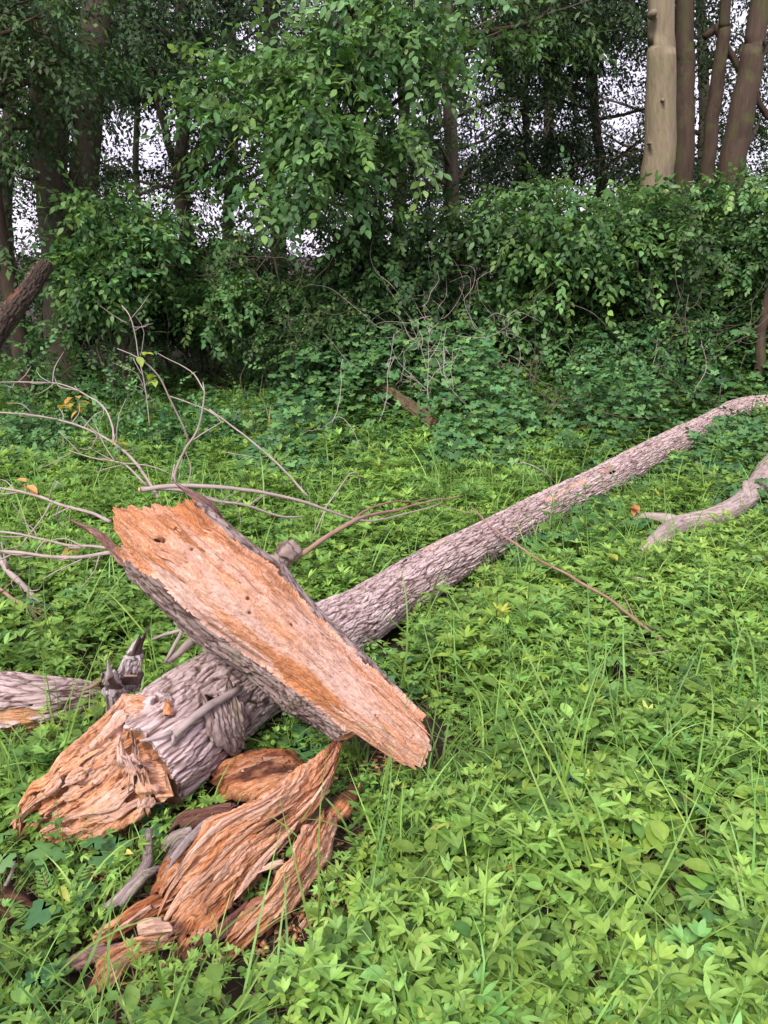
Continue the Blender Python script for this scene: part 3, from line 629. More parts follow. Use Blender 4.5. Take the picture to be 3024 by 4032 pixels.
# --- log at the left edge
def plain_log(name, pts, rad, label, mat_b=M_BARK, mat_w=M_TORN, seed=0, m=150, ds=.006, peel=None, jag=.04, up=(0, 0, 1), k=1.0, relh=.012, cat='log', group=None):
    pts = np.asarray(pts, float); base = pts[0].copy(); base[2] = gz(base[0], base[1]); base = pts[len(pts) // 2].copy(); base[2] = float(gz(base[0], base[1]))
    root = empty(name, base, label, cat, group)
    Q0 = catmull(np.column_stack([pts, rad]), 300); cum = np.concatenate([[0], np.cumsum(np.linalg.norm(np.diff(Q0[:, :3], axis=0), axis=1))]); L = cum[-1]
    s = np.arange(0, L, ds); Q = np.column_stack([np.interp(s, cum, Q0[:, i]) for i in range(4)]); P, r = Q[:, :3], Q[:, 3]; n = len(s)
    T, S, Nn = frames(P, up); th = np.linspace(0, 2 * np.pi, m, endpoint=False) - np.pi / 2; ss = s[:, None] + 0 * th[None]; aa = th[None] * float(np.mean(r)) + 0 * ss
    rel, c = bark_relief(ss, aa, seed, k); nrad = S[:, None] * np.cos(th)[None, :, None] + Nn[:, None] * np.sin(th)[None, :, None]
    lump = 1 + .12 * (fbm(ss * 3, np.cos(th)[None] * 1.3, np.sin(th)[None] * 1.3, seed, 3) - .5) * 2
    bare = np.zeros_like(ss)
    if peel is not None:
        face = np.sum(nrad * nrm(np.array(peel[:3])), -1); bare = sstep(.0, .03, face - peel[3] + .5 * (fbm(ss * 7, aa * 16, 0, seed + 3, 5) - .5) * 2.2)
    rr = r[:, None] * lump + (1 - bare) * relh * (rel - .4) - bare * relh * 1.3 + bare * .022 * (fbm(ss * 12, aa * 45, 0, 3, 5) - .5)
    V = P[:, None] + nrad * rr[..., None]
    adv = jag * (fbm(aa * 12, 2, 0, seed + 7, 4) - .5) * 2
    V = V + T[:, None] * (adv * (sstep(L - .15, L, ss) - (1 - sstep(0, .15, ss))))[..., None]
    V = V.reshape(-1, 3)
    at = {'buv': np.stack([ss, aa, 0 * ss + seed], -1).reshape(-1, 3), 'relief': rel.reshape(-1), 'tint': (.3 + .8 * (fbm(ss * 6, aa * 20, 0, 2, 3) - .3)).reshape(-1), 'stain': (.5 * sstep(.5, .7, fbm(ss * 5, aa * 14, 0, 4, 3))).reshape(-1)}
    cv0 = cap(V, m, 0, V[:m].mean(0), 5, 6, .01, T[0]); a0, b0 = capF(m, 0, n * m, 5, True)
    cv1 = cap(V, m, (n - 1) * m, V[-m:].mean(0), 5, 7, .01, T[-1]); a1, b1 = capF(m, (n - 1) * m, n * m + len(cv0), 5, False)
    V2 = np.vstack([V, cv0, cv1]); kk_ = len(cv0) + len(cv1)
    at2 = {kk: np.concatenate([a, np.zeros((kk_,) + a.shape[1:]) + (.3 if kk == 'tint' else 0.)]) for kk, a in at.items()}; at2['buv'][-kk_:] = np.vstack([cv0, cv1])
    q = gridF(n, m)[:, :, ::-1].reshape(-1, 4); mk = ~(bare[:-1] > .5).reshape(-1)
    V3, F, A = compact(V2, [q[mk]], at2); mesh('bark', V3, F, mat_b, root, attrs=A)
    V3, F, A = compact(V2, ([q[~mk]] if (~mk).any() else []) + a0 + b0 + a1 + b1, at2); pieces('bare_wood', V3, F, A, mat_w, root, 60)
    return root
zl = [W(*zu(-420, 400), .13), W(*zu(-150, 415), .125), (W(*zu(120, 420), .11)), W(*zu(300, 400), .08), W(*zu(430, 375), .05)]
plain_log('rotting_log', zl, [.125, .125, .11, .085, .05], 'short grey log with orange bare patches low on its side, at the left edge', seed=41, peel=(.0, -1, -.1, .62), m=220, ds=.004)
footprint(zl, .10)

# --- forked limb at the right
def z3(x, y): return 384 + x * .2315, 355.6 + y * .2315
rl = [W(*z3(1800, 330), .2), W(*z3(1660, 500), .16), W(*z3(1610, 570), .14), W(*z3(1540, 640), .12), W(*z3(1420, 700), .10), W(*z3(1280, 735), .08), W(*z3(1180, 800), .07), W(*z3(1090, 885), .02)]
rlr = [.085, .08, .072, .066, .058, .060, .050, .030]
limb = plain_log('fallen_limb', rl, rlr, 'smooth pinkish crooked limb with a fork, lying in the weeds at the right edge', mat_b=M_TWIG, seed=45, m=60, ds=.01, relh=.005, cat='limb')
fk = Acc(); fk.tube([W(*z3(1260, 725), .09), W(*z3(1180, 705), .11), W(*z3(1110, 705), .11), W(*z3(1020, 742), .08)], [.045, .032, .030, .026], 12, wig=.01, seed=9); fk.out('fork', M_TWIG, limb)
fk = Acc(); fk.tube([W(*z3(1570, 620), .15), W(*z3(1562, 570), .20), W(*z3(1562, 545), .23)], [.03, .022, .020], 10); fk.out('stub', M_TWIG, limb)
footprint(rl, .05)

# --- mossy log end before the thicket and the leaning dead log at the left
M_DARKL = bark_mat('bark_dead_dark', ((.02, .013, .01), (.05, .035, .026), (.095, .068, .052)), moss=.4, sx=4, sy=30, bump=1.)
M_MOSSY = bark_mat('bark_mossy', ((.05, .03, .02), (.12, .075, .05), (.20, .14, .10)), moss=.9, sx=6, sy=30)
plain_log('mossy_log', [D(379, 383, 6.9), D(398, 397, 6.7), D(422, 415, 6.4), D(434, 425, 6.2)], [.03, .045, .050, .045], 'short mossy brown log end poking out of the ivy before the thicket', mat_b=M_MOSSY, mat_w=M_DARKSH, seed=51, m=60, ds=.015, relh=.02)
plain_log('fallen_log', [D(432, 403, 7.6), D(470, 398, 7.7), D(510, 392, 7.8), D(560, 388, 7.9)], [.055, .06, .055, .04], 'dark brown rotting log half buried in ivy behind the mossy log end', mat_b=M_DARKSH, mat_w=M_DARKSH, seed=52, m=50, ds=.02, relh=.02)
plain_log('leaning_log', [D(-35, 385, 5.9), D(-4, 332, 6.2), D(20, 300, 6.5), D(46, 264, 6.9)], [.09, .085, .08, .07], 'dark rotting log leaning against the twin-trunked tree at the left edge', mat_b=M_DARKL, mat_w=M_DARKSH, seed=53, m=70, ds=.015, relh=.02, peel=(-.6, -.4, .7, .8))
plain_log('fallen_log', [D(575, 352, 8.3), D(600, 332, 8.2)], [.07, .06], 'slanting pale stub of dead wood deep in the middle of the thicket', mat_b=M_RED, mat_w=M_RED, seed=54, m=30, ds=.03)

# --- slabs and chips of rotten wood
sl_ = shard('wood_slab', [(640, 1262), (672, 1180), (720, 1105), (790, 1020), (930, 885), (1120, 800), (1290, 690), (1400, 605), (1472, 525)], [(815, 1490), (870, 1430), (935, 1365), (1060, 1240), (1160, 1110), (1280, 975), (1390, 840), (1440, 710), (1488, 545)], [.06, .11, .16, .22, .25, .26, .24, .21, .18], [.03, .03, .04, .05, .07, .10, .13, .16, .18], M_SHARD, .028, 101, 'largest orange slab of rotten wood, its pointed tip reaching the peeled log', 'wood slab', 'broken slabs of rotten wood', ridge=.012, layk=2.0, tint=.36, stain=.7, jag=.11)
splinters(sl_, sheet([(640, 1262), (672, 1180), (720, 1105), (790, 1020), (930, 885), (1120, 800), (1290, 690), (1400, 605), (1472, 525)], [(815, 1490), (870, 1430), (935, 1365), (1060, 1240), (1160, 1110), (1280, 975), (1390, 840), (1440, 710), (1488, 545)], [.06, .11, .16, .22, .25, .26, .24, .21, .18], [.03, .03, .04, .05, .07, .10, .13, .16, .18]), 20, M_SHARD, 840, lift=0.014, ends=0.022, wd=(0.05, 0.16), ln=(0.15, 0.5))
sl_ = shard('wood_slab', [(975, 1440), (1050, 1310), (1160, 1190), (1250, 1050), (1310, 940), (1370, 900)], [(990, 1510), (1090, 1440), (1190, 1370), (1330, 1200), (1420, 1060), (1440, 915)], [.05, .10, .14, .17, .18, .16], [.03, .03, .04, .05, .06, .07], M_SHARD, .025, 102, 'long orange slab lying parallel on the right of the largest slab', 'wood slab', 'broken slabs of rotten wood', ridge=.011, layk=2.0, tint=.5, stain=.5, jag=.13)
splinters(sl_, sheet([(975, 1440), (1050, 1310), (1160, 1190), (1250, 1050), (1310, 940), (1370, 900)], [(990, 1510), (1090, 1440), (1190, 1370), (1330, 1200), (1420, 1060), (1440, 915)], [.05, .10, .14, .17, .18, .16], [.03, .03, .04, .05, .06, .07]), 11, M_SHARD, 777, lift=0.012, ends=0.018, wd=(0.1, 0.28), ln=(0.18, 0.5))
sl_ = shard('wood_block', [(925, 700), (1000, 650), (1100, 612), (1240, 615)], [(960, 825), (1080, 825), (1200, 795), (1330, 700)], [.10, .11, .12, .12], [.06, .07, .08, .08], M_SHARD, .08, 103, 'squat layered orange block under the bark flap, above the slabs', 'wood block', ridge=.012, tint=.25, stain=.9, jag=.07)
splinters(sl_, sheet([(925, 700), (1000, 650), (1100, 612), (1240, 615)], [(960, 825), (1080, 825), (1200, 795), (1330, 700)], [.10, .11, .12, .12], [.06, .07, .08, .08]), 8, M_SHARD, 756, lift=0.03, ends=0.015, wd=(0.1, 0.25), ln=(0.3, 0.7), thick=0.016)
sl_ = shard('wood_slab', [(400, 1600), (420, 1510), (540, 1430), (660, 1390), (740, 1345)], [(430, 1660), (510, 1600), (600, 1510), (700, 1470), (760, 1450)], [.04, .06, .08, .09, .09], [.02, .03, .03, .03, .03], M_SHARD, .022, 104, 'narrow orange slab at the bottom left end of the wood pile', 'wood slab', 'broken slabs of rotten wood', ridge=.01, tint=.45, stain=.5, jag=.10)
splinters(sl_, sheet([(400, 1600), (420, 1510), (540, 1430), (660, 1390), (740, 1345)], [(430, 1660), (510, 1600), (600, 1510), (700, 1470), (760, 1450)], [.04, .06, .08, .09, .09], [.02, .03, .03, .03, .03]), 5, M_SHARD, 735, lift=0.012, wd=(0.15, 0.4))
sl_ = shard('wood_slab', [(440, 1375), (560, 1290), (670, 1225)], [(460, 1445), (580, 1375), (720, 1300)], [.07, .09, .11], [.04, .05, .07], M_SHARD, .022, 105, 'short dark orange slab just above the pale oval chunk', 'wood slab', 'broken slabs of rotten wood', ridge=.012, tint=.15, stain=.8, jag=.1)
splinters(sl_, sheet([(440, 1375), (560, 1290), (670, 1225)], [(460, 1445), (580, 1375), (720, 1300)], [.07, .09, .11], [.04, .05, .07]), 4, M_SHARD, 728, lift=0.012, wd=(0.15, 0.4))
shard('wood_chunk', [(580, 1365), (630, 1335), (720, 1330)], [(590, 1405), (640, 1412), (728, 1395)], [.11, .125, .12], [.09, .10, .10], M_SHARD, .03, 106, 'pale pink oval chunk lying on the bottom left slabs', 'wood chunk', ridge=.006, tint=.95, stain=.15, jag=.05)
shard('wood_slab', [(745, 945), (780, 880), (900, 850), (1040, 830)], [(760, 955), (830, 950), (900, 930), (1030, 880)], [.10, .12, .13, .14], [.07, .09, .10, .10], M_DARKSH, .03, 107, 'dark red brown strip of bark between the block and the largest slab', 'bark strip', ridge=.008, tint=.5, stain=.5, jag=.08)
shard('wood_slab', [(1365, 915), (1440, 835), (1500, 780)], [(1460, 935), (1520, 880), (1555, 785)], [.05, .07, .08], [.05, .07, .09], M_SHARD, .03, 108, 'small dark red slab with a bright torn edge at the right end of the pile', 'wood slab', 'broken slabs of rotten wood', ridge=.012, tint=.3, stain=1., jag=.1)
shard('wood_chunk', [(260, 1550), (330, 1480), (420, 1450)], [(290, 1580), (370, 1550), (430, 1520)], [.03, .05, .05], [.02, .02, .03], M_DARKSH, .04, 109, 'dull brown chunk half hidden in grass left of the narrow slab', 'wood chunk', ridge=.01, tint=.9, jag=.1)
shard('wood_chunk', [(-60, 1190), (20, 1200), (100, 1240), (140, 1270)], [(-60, 1290), (20, 1300), (80, 1330), (130, 1345)], [.06, .07, .06, .05], [.02, .02, .02, .02], M_DARKSH, .06, 110, 'red brown rotten chunk in the grass at the left edge below the torn trunk end', 'wood chunk', ridge=.012, tint=.3, jag=.1)
shard('wood_chunk', [(700, 1030), (740, 960), (850, 935)], [(740, 1060), (800, 1020), (870, 970)], [.10, .13, .14], [.08, .10, .11], M_GREYW, .03, 111, 'grey brown chunk wedged under the left edge of the largest slab', 'wood chunk', ridge=.01, tint=.4, stain=.7, jag=.12)
shard('bark_strip', [(700, 1120), (770, 1020), (860, 930), (960, 870)], [(715, 1135), (790, 1045), (885, 945), (975, 885)], [.20, .22, .23, .235], [.20, .22, .23, .23], M_GREYW, .014, 112, 'thin grey strip of bark along the upper edge of the largest slab', 'bark strip', ridge=.004, tint=.6, jag=.15, foot=False)
shard('wood_chunk', [(905, 1400), (960, 1340), (1020, 1300)], [(960, 1440), (1010, 1400), (1060, 1340)], [.03, .04, .05], [.02, .02, .03], M_DARKSH, .03, 113, 'dark chunk in the gap between the two long slabs', 'wood chunk', ridge=.01, jag=.1)
shard('wood_chunk', [(1135, 1110), (1180, 1090), (1240, 1075)], [(1140, 1130), (1190, 1115), (1245, 1090)], [.15, .155, .16], [.15, .15, .155], M_SHARD, .012, 114, 'pale pink splinter lying in the gap between the two long slabs', 'wood splinter', ridge=.003, tint=1., stain=0, jag=.1, foot=False)
for i, (x, y, l, a_, lb) in enumerate([(1080, 1510, 30, 2.0, 'small orange chip standing in grass below the right long slab'), (950, 1500, 40, 1.9, 'brown chip in grass just left of the right long slab end'), (700, 1535, 60, -.6, 'thin orange splinter in grass below the narrow slab'), (200, 1170, 40, 1.7, 'orange chip among weeds under the torn trunk end'), (1440, 1290, 70, -1.2, 'pale splinter in dry grass right of the slabs'), (1310, 1360, 60, -.9, 'thin pale splinter below the right long slab'), (30, 960, 35, .1, 'orange chip at the left edge beside the torn trunk end'), (1230, 1450, 45, -.3, 'reddish chip in grass at the foot of the right long slab')]):
    dx, dy = math.cos(a_) * l / 2, math.sin(a_) * l / 2; nx, ny = -math.sin(a_) * l * .16, math.cos(a_) * l * .16
    shard('wood_chip', [(x - dx - nx, y - dy - ny), (x + nx * -1.2, y - ny * 1.2), (x + dx - nx, y + dy - ny)], [(x - dx + nx, y - dy + ny), (x + nx * 1.2, y + ny * 1.2), (x + dx + nx, y + dy + ny)], [.07], [.06], M_SHARD, .012, 130 + i, lb, 'wood chip', 'loose chips round the wood pile', ridge=.004, tint=.7 if i % 2 else .4, stain=.2, foot=False)
CAPS.append((*W(*zu(700, 1300), .05)[:2], *W(*zu(1300, 800), .1)[:2], .10))

# weathered grey splintered stump piece standing behind the torn end
def grey_stub():
    base = W(*zu(500, 400), .0); root = empty('splintered_root', W(*zu(500, 330), .0), 'jagged silver grey splintered wood standing upright behind the torn trunk end', 'splintered wood')
    shard('prong', [(440, 430), (438, 330), (437, 300), (444, 265)], [(560, 390), (540, 330), (500, 310), (470, 262)], [.26, .33, .40, .45], [.26, .33, .40, .45], M_GREYW, .014, 120, parent=root, ridge=.014, tint=.7, stain=.4, foot=False, jag=.25, fine=1)
    shard('prong', [(470, 420), (470, 330), (498, 280), (540, 205), (575, 160)], [(585, 380), (610, 310), (612, 245), (615, 190), (622, 140)], [.25, .32, .38, .42, .47], [.25, .32, .38, .42, .47], M_GREYW, .012, 121, parent=root, ridge=.014, tint=.8, stain=.3, foot=False, jag=.25, fine=1)
grey_stub()

# ------------------------------------------------------------------ loose branches
def branch_thing(name, lines, mat, label, cat='branch', group=None, base=None, m=6, wig=.006, seed=0, rk=1):
    pts0 = lines[0][0]; org = np.array(base if base is not None else pts0[0], float)
    A = Acc()
    kk = .50 if (np.mean([q[1] for q in lines[0][0]]) > 2.5 and rk) else 1
    for i, (p, r) in enumerate(lines):
        A.tube(p, [x * kk for x in r], m, wig=wig * 1.6, seed=seed + i * 1.7)
        pp = np.asarray(p, float); Lq = np.sum(np.linalg.norm(np.diff(pp, axis=0), axis=1))
        if name in ('branch', 'dead_sapling', 'stalk') and Lq > .35 and mat is not M_GREYW:
            gg = np.random.default_rng(int(abs(pp[0, 0]) * 1e4) + i); C4 = catmull(np.column_stack([pp, [x * kk for x in r]]), 60)
            for _ in range(int(3 + Lq * 6)):
                q = gg.integers(12, 56); d0 = nrm(C4[min(q + 2, 59), :3] - C4[q, :3]); dv = nrm(d0 + gg.normal(0, .75, 3)); l_ = gg.uniform(.04, .20); q0 = C4[q, :3]; q1 = q0 + dv * l_ * .5 + gg.normal(0, .012, 3)
                A.tube([q0, q1, q1 + nrm(dv + gg.normal(0, .4, 3)) * l_ * .5], [min(C4[q, 3] * .6, .004), .0022, .001], 4, seg=7)
    o = A.out(name, mat, None, org); return tag(o, label, cat, group)
def zz(pts, h): return [W(*zu(*p), k) for p, k in zip(pts, h)]
G1 = 'dead branches strewn round the logs'
branch_thing('stick', [([ontrunk(1045, 350, .02), ontrunk(950, 400, .02), ontrunk(850, 455, .03), ontrunk(740, 540, .02)], [.011, .013, .013, .012]), ([ontrunk(740, 540, .02), ontrunk(680, 560, .01), ontrunk(600, 575, .005)], [.008, .006, .003]), ([ontrunk(740, 530, .02), ontrunk(745, 560, .015), ontrunk(738, 590, .01)], [.008, .006, .004])], M_TWIG, 'pale forked stick lying on the bark of the fallen trunk near its torn end', 'stick', G1, m=8)
branch_thing('stick', [(zz([(820, 50), (760, 150), (705, 240)], [.42, .38, .33]), [.007, .007, .005])], M_TWIG, 'thin pale stick slanting down behind the fallen trunk under the peeled log', 'stick', G1)
branch_thing('stick', [(zz([(845, 88), (750, 105), (650, 135)], [.36, .34, .30]), [.008, .007, .005])], M_TWIG, 'nearly level thin stick behind the grey splintered wood', 'stick', G1)
branch_thing('stick', [(zz([(860, 120), (790, 180), (720, 235)], [.36, .35, .33]), [.015, .014, .010])], M_TWIG, 'thicker mottled stick resting against the back of the fallen trunk', 'stick', G1)
branch_thing('stick', [(zz([(600, 298), (470, 298), (390, 335), (330, 350)], [.36, .35, .28, .24]), [.004, .005, .006, .004])], M_TWIGR, 'thin reddish twig across the foot of the grey splintered wood', 'stick', G1)
branch_thing('branch', [(zz([(660, 980), (620, 1150), (540, 1230), (440, 1300)], [.10, .08, .07, .05]), [.010, .016, .018, .012]), (zz([(690, 1140), (600, 1180), (520, 1300)], [.09, .09, .05]), [.008, .014, .012])], M_GREYW, 'weathered grey branch lying in the grass left of the largest slab', 'branch', G1, m=9, wig=.012)
branch_thing('branch', [([W(-20, 540, .25), W(10, 575, .2), W(30, 598, .12), W(48, 618, .05)], [.022, .026, .024, .018]), ([W(8, 572, .22), W(3, 556, .30), W(2, 545, .36)], [.012, .010, .007])], M_TWIG, 'thick mottled grey branch lying in the weeds at the left edge above the short log', 'branch', G1, m=10, wig=.012)
branch_thing('branch', [([W(-25, 575, .22), W(10, 598, .2), W(32, 612, .16), W(36, 640, .06)], [.014, .016, .014, .008])], M_TWIGR, 'bent reddish branch in front of the thick mottled one at the left edge', 'branch', G1, m=8, wig=.008)
branch_thing('twig', [([W(3, 895, .03), W(10, 882, .08), W(13, 865, .14)], [.005, .005, .003])], M_TWIG, 'short grey twig upright in weeds at the left edge near the red brown chunk', 'twig', G1)

def up2(x, y): return x * .2315, 304.8 + y * .2315           # close-up of the middle left
def dd(pts, Ys): 
    Ys = np.interp(np.linspace(0, 1, len(pts)), np.linspace(0, 1, len(Ys)), Ys); return [D(*up2(*p), Y) for p, Y in zip(pts, Ys)]
cb = empty('cut_branch', W(140, 560, 0), 'long bare branch with a pale sawn end, arching over the grass behind the peeled log', 'branch', G1)
A = Acc()
A.tube(dd([(605, 800), (660, 793), (750, 782), (930, 790), (1100, 805), (1300, 850), (1500, 918), (1620, 930), (1750, 900), (1900, 860)], [3.0, 3.0, 3.1, 3.3, 3.6]), [.0118, .0105, .0095, .0085, .0075, .007, .0058, .0045, .0035, .002], 10, wig=.005, seed=3)
A.out('branch', M_TWIG, cb)
A = Acc(); e = D(*up2(603, 800), 2.99); A.tube([e, e + (D(*up2(590, 801), 2.985) - e) * .35], [.0118, .0112], 14, seg=4); A.out('cut_end', M_CUT, cb)
tw = [
 [[(760, 780), (750, 740), (800, 620), (850, 540), (880, 400), (876, 330)], [3.05, 3.1], [.011, .010, .008, .007, .005, .003]],
 [[(815, 605), (790, 520), (725, 390), (680, 300), (600, 230), (505, 187)], [3.1, 3.0], [.007, .006, .006, .005, .004, .002]],
 [[(830, 585), (900, 540), (955, 505), (900, 455), (800, 415), (725, 392)], [3.1, 3.3], [.005, .005, .005, .004, .004, .003]],
 [[(880, 380), (840, 310), (780, 260), (680, 210)], [3.1, 3.4], [.004, .004, .003, .002]],
 [[(740, 770), (745, 730), (755, 685)], [3.05, 3.1], [.005, .004, .003]],
 [[(1400, 880), (1440, 830), (1520, 720), (1560, 760)], [3.4, 3.5], [.006, .006, .004, .003]],
 [[(1400, 885), (1380, 940), (1350, 1000)], [3.4, 3.3], [.005, .004, .003]],
 [[(1330, 830), (1210, 700), (1050, 560), (905, 450)], [3.5, 3.7], [.009, .008, .007, .006]],
]
for p, Y, r in tw:
    A = Acc(); A.tube(dd(p, Y), [x * .62 for x in r], 6, wig=.006, seed=p[0][0] * .01); A.out('twig', M_TWIG, cb)
branch_thing('branch', [(dd([(640, 800), (780, 808), (900, 840), (1060, 870), (1200, 915), (1300, 910)], [3.2, 3.5]), [.016, .015, .014, .012, .010, .006]), (dd([(955, 875), (975, 840), (1010, 820)], [3.2, 3.2]), [.005, .004, .002])], M_TWIG, 'darker bare branch sagging just below the sawn branch', 'branch', G1, m=8)
branch_thing('branch', [(dd([(690, 840), (640, 770), (560, 660), (490, 600), (380, 545), (250, 495), (120, 470), (-150, 455)], [3.0, 3.3, 3.4]), [.013, .013, .012, .010, .009, .009, .008, .006]),
                       (dd([(490, 600), (480, 510), (430, 430), (330, 370), (250, 345), (120, 338), (-120, 330)], [3.2, 3.5, 3.6]), [.008, .008, .008, .007, .006, .006, .004]),
                       (dd([(500, 595), (505, 520), (545, 410)], [3.2, 3.25]), [.005, .004, .002]), (dd([(445, 440), (450, 470), (430, 500)], [3.4, 3.3]), [.004, .003, .002]),
                       (dd([(230, 345), (200, 370), (155, 385)], [3.5, 3.5]), [.004, .003, .002])], M_TWIG, 'tall dead branch forking into two long arms that reach over the left edge', 'branch', G1, m=7)
branch_thing('branch', [(dd([(640, 790), (560, 715), (515, 685), (420, 665), (300, 635)], [3.05, 3.2]), [.010, .008, .007, .006, .004]), (dd([(520, 690), (640, 700), (745, 740)], [3.1, 3.1]), [.004, .005, .004]), (dd([(515, 680), (500, 610), (495, 540)], [3.1, 3.1]), [.005, .004, .002]), (dd([(310, 640), (240, 680), (150, 715)], [3.2, 3.2]), [.003, .003, .002])], M_TWIG, 'short twiggy branch pointing left just above the sawn end', 'branch', G1)
branch_thing('branch', [(dd([(480, 945), (390, 905), (250, 860), (120, 820), (-150, 755)], [2.7, 2.9, 3.1]), [.014, .013, .012, .011, .009]), (dd([(215, 850), (225, 780), (245, 765), (275, 790)], [2.9, 2.9]), [.006, .005, .004, .003]), (dd([(215, 855), (160, 960), (85, 1045), (40, 1055)], [2.9, 2.8]), [.007, .006, .005, .003])], M_TWIG, 'smooth grey branch running out left from behind the top of the peeled log', 'branch', G1, m=7)
branch_thing('branch', [(dd([(480, 1062), (400, 1050), (300, 1045), (150, 1005), (-100, 975)], [2.65, 2.8]), [.011, .011, .010, .009, .008])], M_TWIG, 'thin grey branch second from the bottom left of the peeled log', 'branch', G1, m=7)
branch_thing('branch', [(dd([(490, 1078), (430, 1085), (350, 1095), (200, 1085), (-100, 1062)], [2.6, 2.75]), [.016, .015, .014, .013, .011]), (dd([(430, 1088), (410, 1150), (340, 1250)], [2.6, 2.6]), [.005, .004, .003]), (dd([(350, 1100), (270, 1140), (190, 1190)], [2.65, 2.6]), [.007, .005, .003])], M_TWIG, 'thicker grey branch lowest of those leaving the peeled log to the left', 'branch', G1, m=8)
branch_thing('twig', [([W(*z3(380, 660), .22), W(*z3(480, 760), .25), W(*z3(640, 860), .22), W(*z3(820, 960), .20), W(*z3(960, 1050), .18), W(*z3(1100, 1150), .16), W(*z3(1220, 1230), .12)], [.004, .006, .006, .007, .007, .007, .006]), ([W(*z3(380, 690), .2), W(*z3(240, 650), .22)], [.003, .002]), ([W(*z3(1075, 1130), .16), W(*z3(1040, 1040), .2)], [.003, .002])], M_TWIGR, 'long thin red brown twig slanting down over the weeds right of the fallen trunk', 'twig', G1, m=6, wig=.008, rk=0)
branch_thing('twig', [([W(*z3(740, 550), .15), W(*z3(680, 500), .26), W(*z3(610, 462), .32), W(*z3(570, 470), .30)], [.009, .008, .006, .004]), ([W(*z3(625, 465), .3), W(*z3(625, 425), .38)], [.005, .003])], M_TWIG, 'short bent twig standing up from the middle of the long trunk', 'twig', G1)
branch_thing('twig', [([W(*z3(1090, 1300), .12), W(*z3(1190, 1290), .15), W(*z3(1290, 1262), .14)], [.004, .004, .003])], M_TWIG, 'short pale twig among the weeds at the end of the long red twig', 'twig', G1)
branch_thing('twig', [([W(*z3(1030, 980), .15), W(*z3(1095, 965), .2), W(*z3(1140, 975), .18)], [.004, .005, .003]), ([W(*z3(1095, 965), .2), W(*z3(1100, 1000), .14)], [.004, .003])], M_DEAD, 'little whitish forked twig in the weeds below the crooked limb', 'twig', G1)
branch_thing('twig', [([W(*z3(1530, 960), .12), W(*z3(1545, 890), .2), W(*z3(1600, 882), .22), W(*z3(1650, 885), .2)], [.004, .005, .005, .003])], M_TWIG, 'dark hooked twig in the weeds at the right edge', 'twig', G1)
branch_thing('dry_stalk', [([W(*up2(1285, 555), .1), D(*up2(1400, 530), 4.3), D(*up2(1465, 483), 4.4), D(*up2(1530, 550), 4.4), D(*up2(1560, 625), 4.4)], [.004, .004, .004, .004, .003])], M_DEAD, 'pale dry stalk bent into a sharp peak in the grass behind the logs', 'stalk', m=5)
branch_thing('twig', [(dd([(965, 640), (1050, 655), (1110, 665), (1160, 650)], [3.9, 3.9]), [.004, .004, .003, .002])], M_TWIG, 'curled pale twig floating in the grass above the sawn branch', 'twig', G1)
branch_thing('stalk', [(dd([(650, 530), (625, 380), (600, 230), (560, 60), (525, 0)], [4.6, 4.8]), [.006, .006, .006, .006, .008]), (dd([(625, 380), (590, 300), (480, 250)], [4.6, 4.6]), [.004, .003, .002]), (dd([(600, 240), (625, 120), (585, 50)], [4.7, 4.7]), [.004, .003, .002]), (dd([(560, 70), (600, 20), (640, -40)], [4.8, 4.9]), [.005, .004, .002]), (dd([(545, 80), (500, 50), (430, 0)], [4.8, 4.9]), [.004, .003, .002])], M_TWIG, 'tall thin dead sapling standing in the grass behind the bare branches', 'dead sapling', m=6)

# ------------------------------------------------------------------ leaf and plant templates
def leafT(L, Wd, K=4, droop=.5, fold=.35, pos=.42, org=(0, 0, 0), yaw=0.0, pitch=0.0, jr=None):
    """one pointed leaf growing along +Y from org; returns V, T, J"""
    t = np.linspace(0, 1, K + 1)
    wv = Wd * .5 * np.where(t < pos, np.sin(np.pi / 2 * t / pos) ** .8, np.cos(np.pi / 2 * (t - pos) / (1 - pos)) ** .9 * 1.0)
    an = pitch - droop * t ** 1.3
    y = np.concatenate([[0], np.cumsum(np.cos(an[:-1]))]) * L / K; z = np.concatenate([[0], np.cumsum(np.sin(an[:-1]))]) * L / K
    mid = np.stack([0 * t, y, z], -1); V = [mid]; 
    wi = wv[1:-1]
    le = mid[1:-1] + np.stack([-wi, 0 * wi, wi * fold], -1); ri = mid[1:-1] + np.stack([wi, 0 * wi, wi * fold], -1)
    V = np.vstack([mid, le, ri]); a, b = K + 1, K + 1 + K - 1; T = []
    T += [[0, 1, a], [0, b, 1], [K - 1, K, a + K - 2], [K - 1, b + K - 2, K]]
    for i in range(1, K - 1):
        l0, l1, r0, r1 = a + i - 1, a + i, b + i - 1, b + i
        T += [[i, i + 1, l1], [i, l1, l0], [i, r0, r1], [i, r1, i + 1]]
    c, s = math.cos(yaw), math.sin(yaw); V = V @ np.array([[c, s, 0], [-s, c, 0], [0, 0, 1]])
    j = rng.random() if jr is None else jr
    return V + np.array(org), np.array(T), np.full(len(V), j)
def stemT(p0, p1, r=.0012, j=1.4, bend=0.0, K=2):
    p0, p1 = np.array(p0, float), np.array(p1, float); V, T = [], []
    for i in range(K + 1):
        t = i / K; p = p0 * (1 - t) + p1 * t + np.array([bend, bend * .6, 0]) * math.sin(math.pi * t)
        for k in range(3):
            a = k * 2.094; V.append(p + np.array([math.cos(a), math.sin(a), 0]) * r * (1 - .4 * t))
    for i in range(K):
        for k in range(3):
            a, b = i * 3 + k, i * 3 + (k + 1) % 3; T += [[a, b, b + 3], [a, b + 3, a + 3]]
    return np.array(V), np.array(T), np.full(len(V), j)
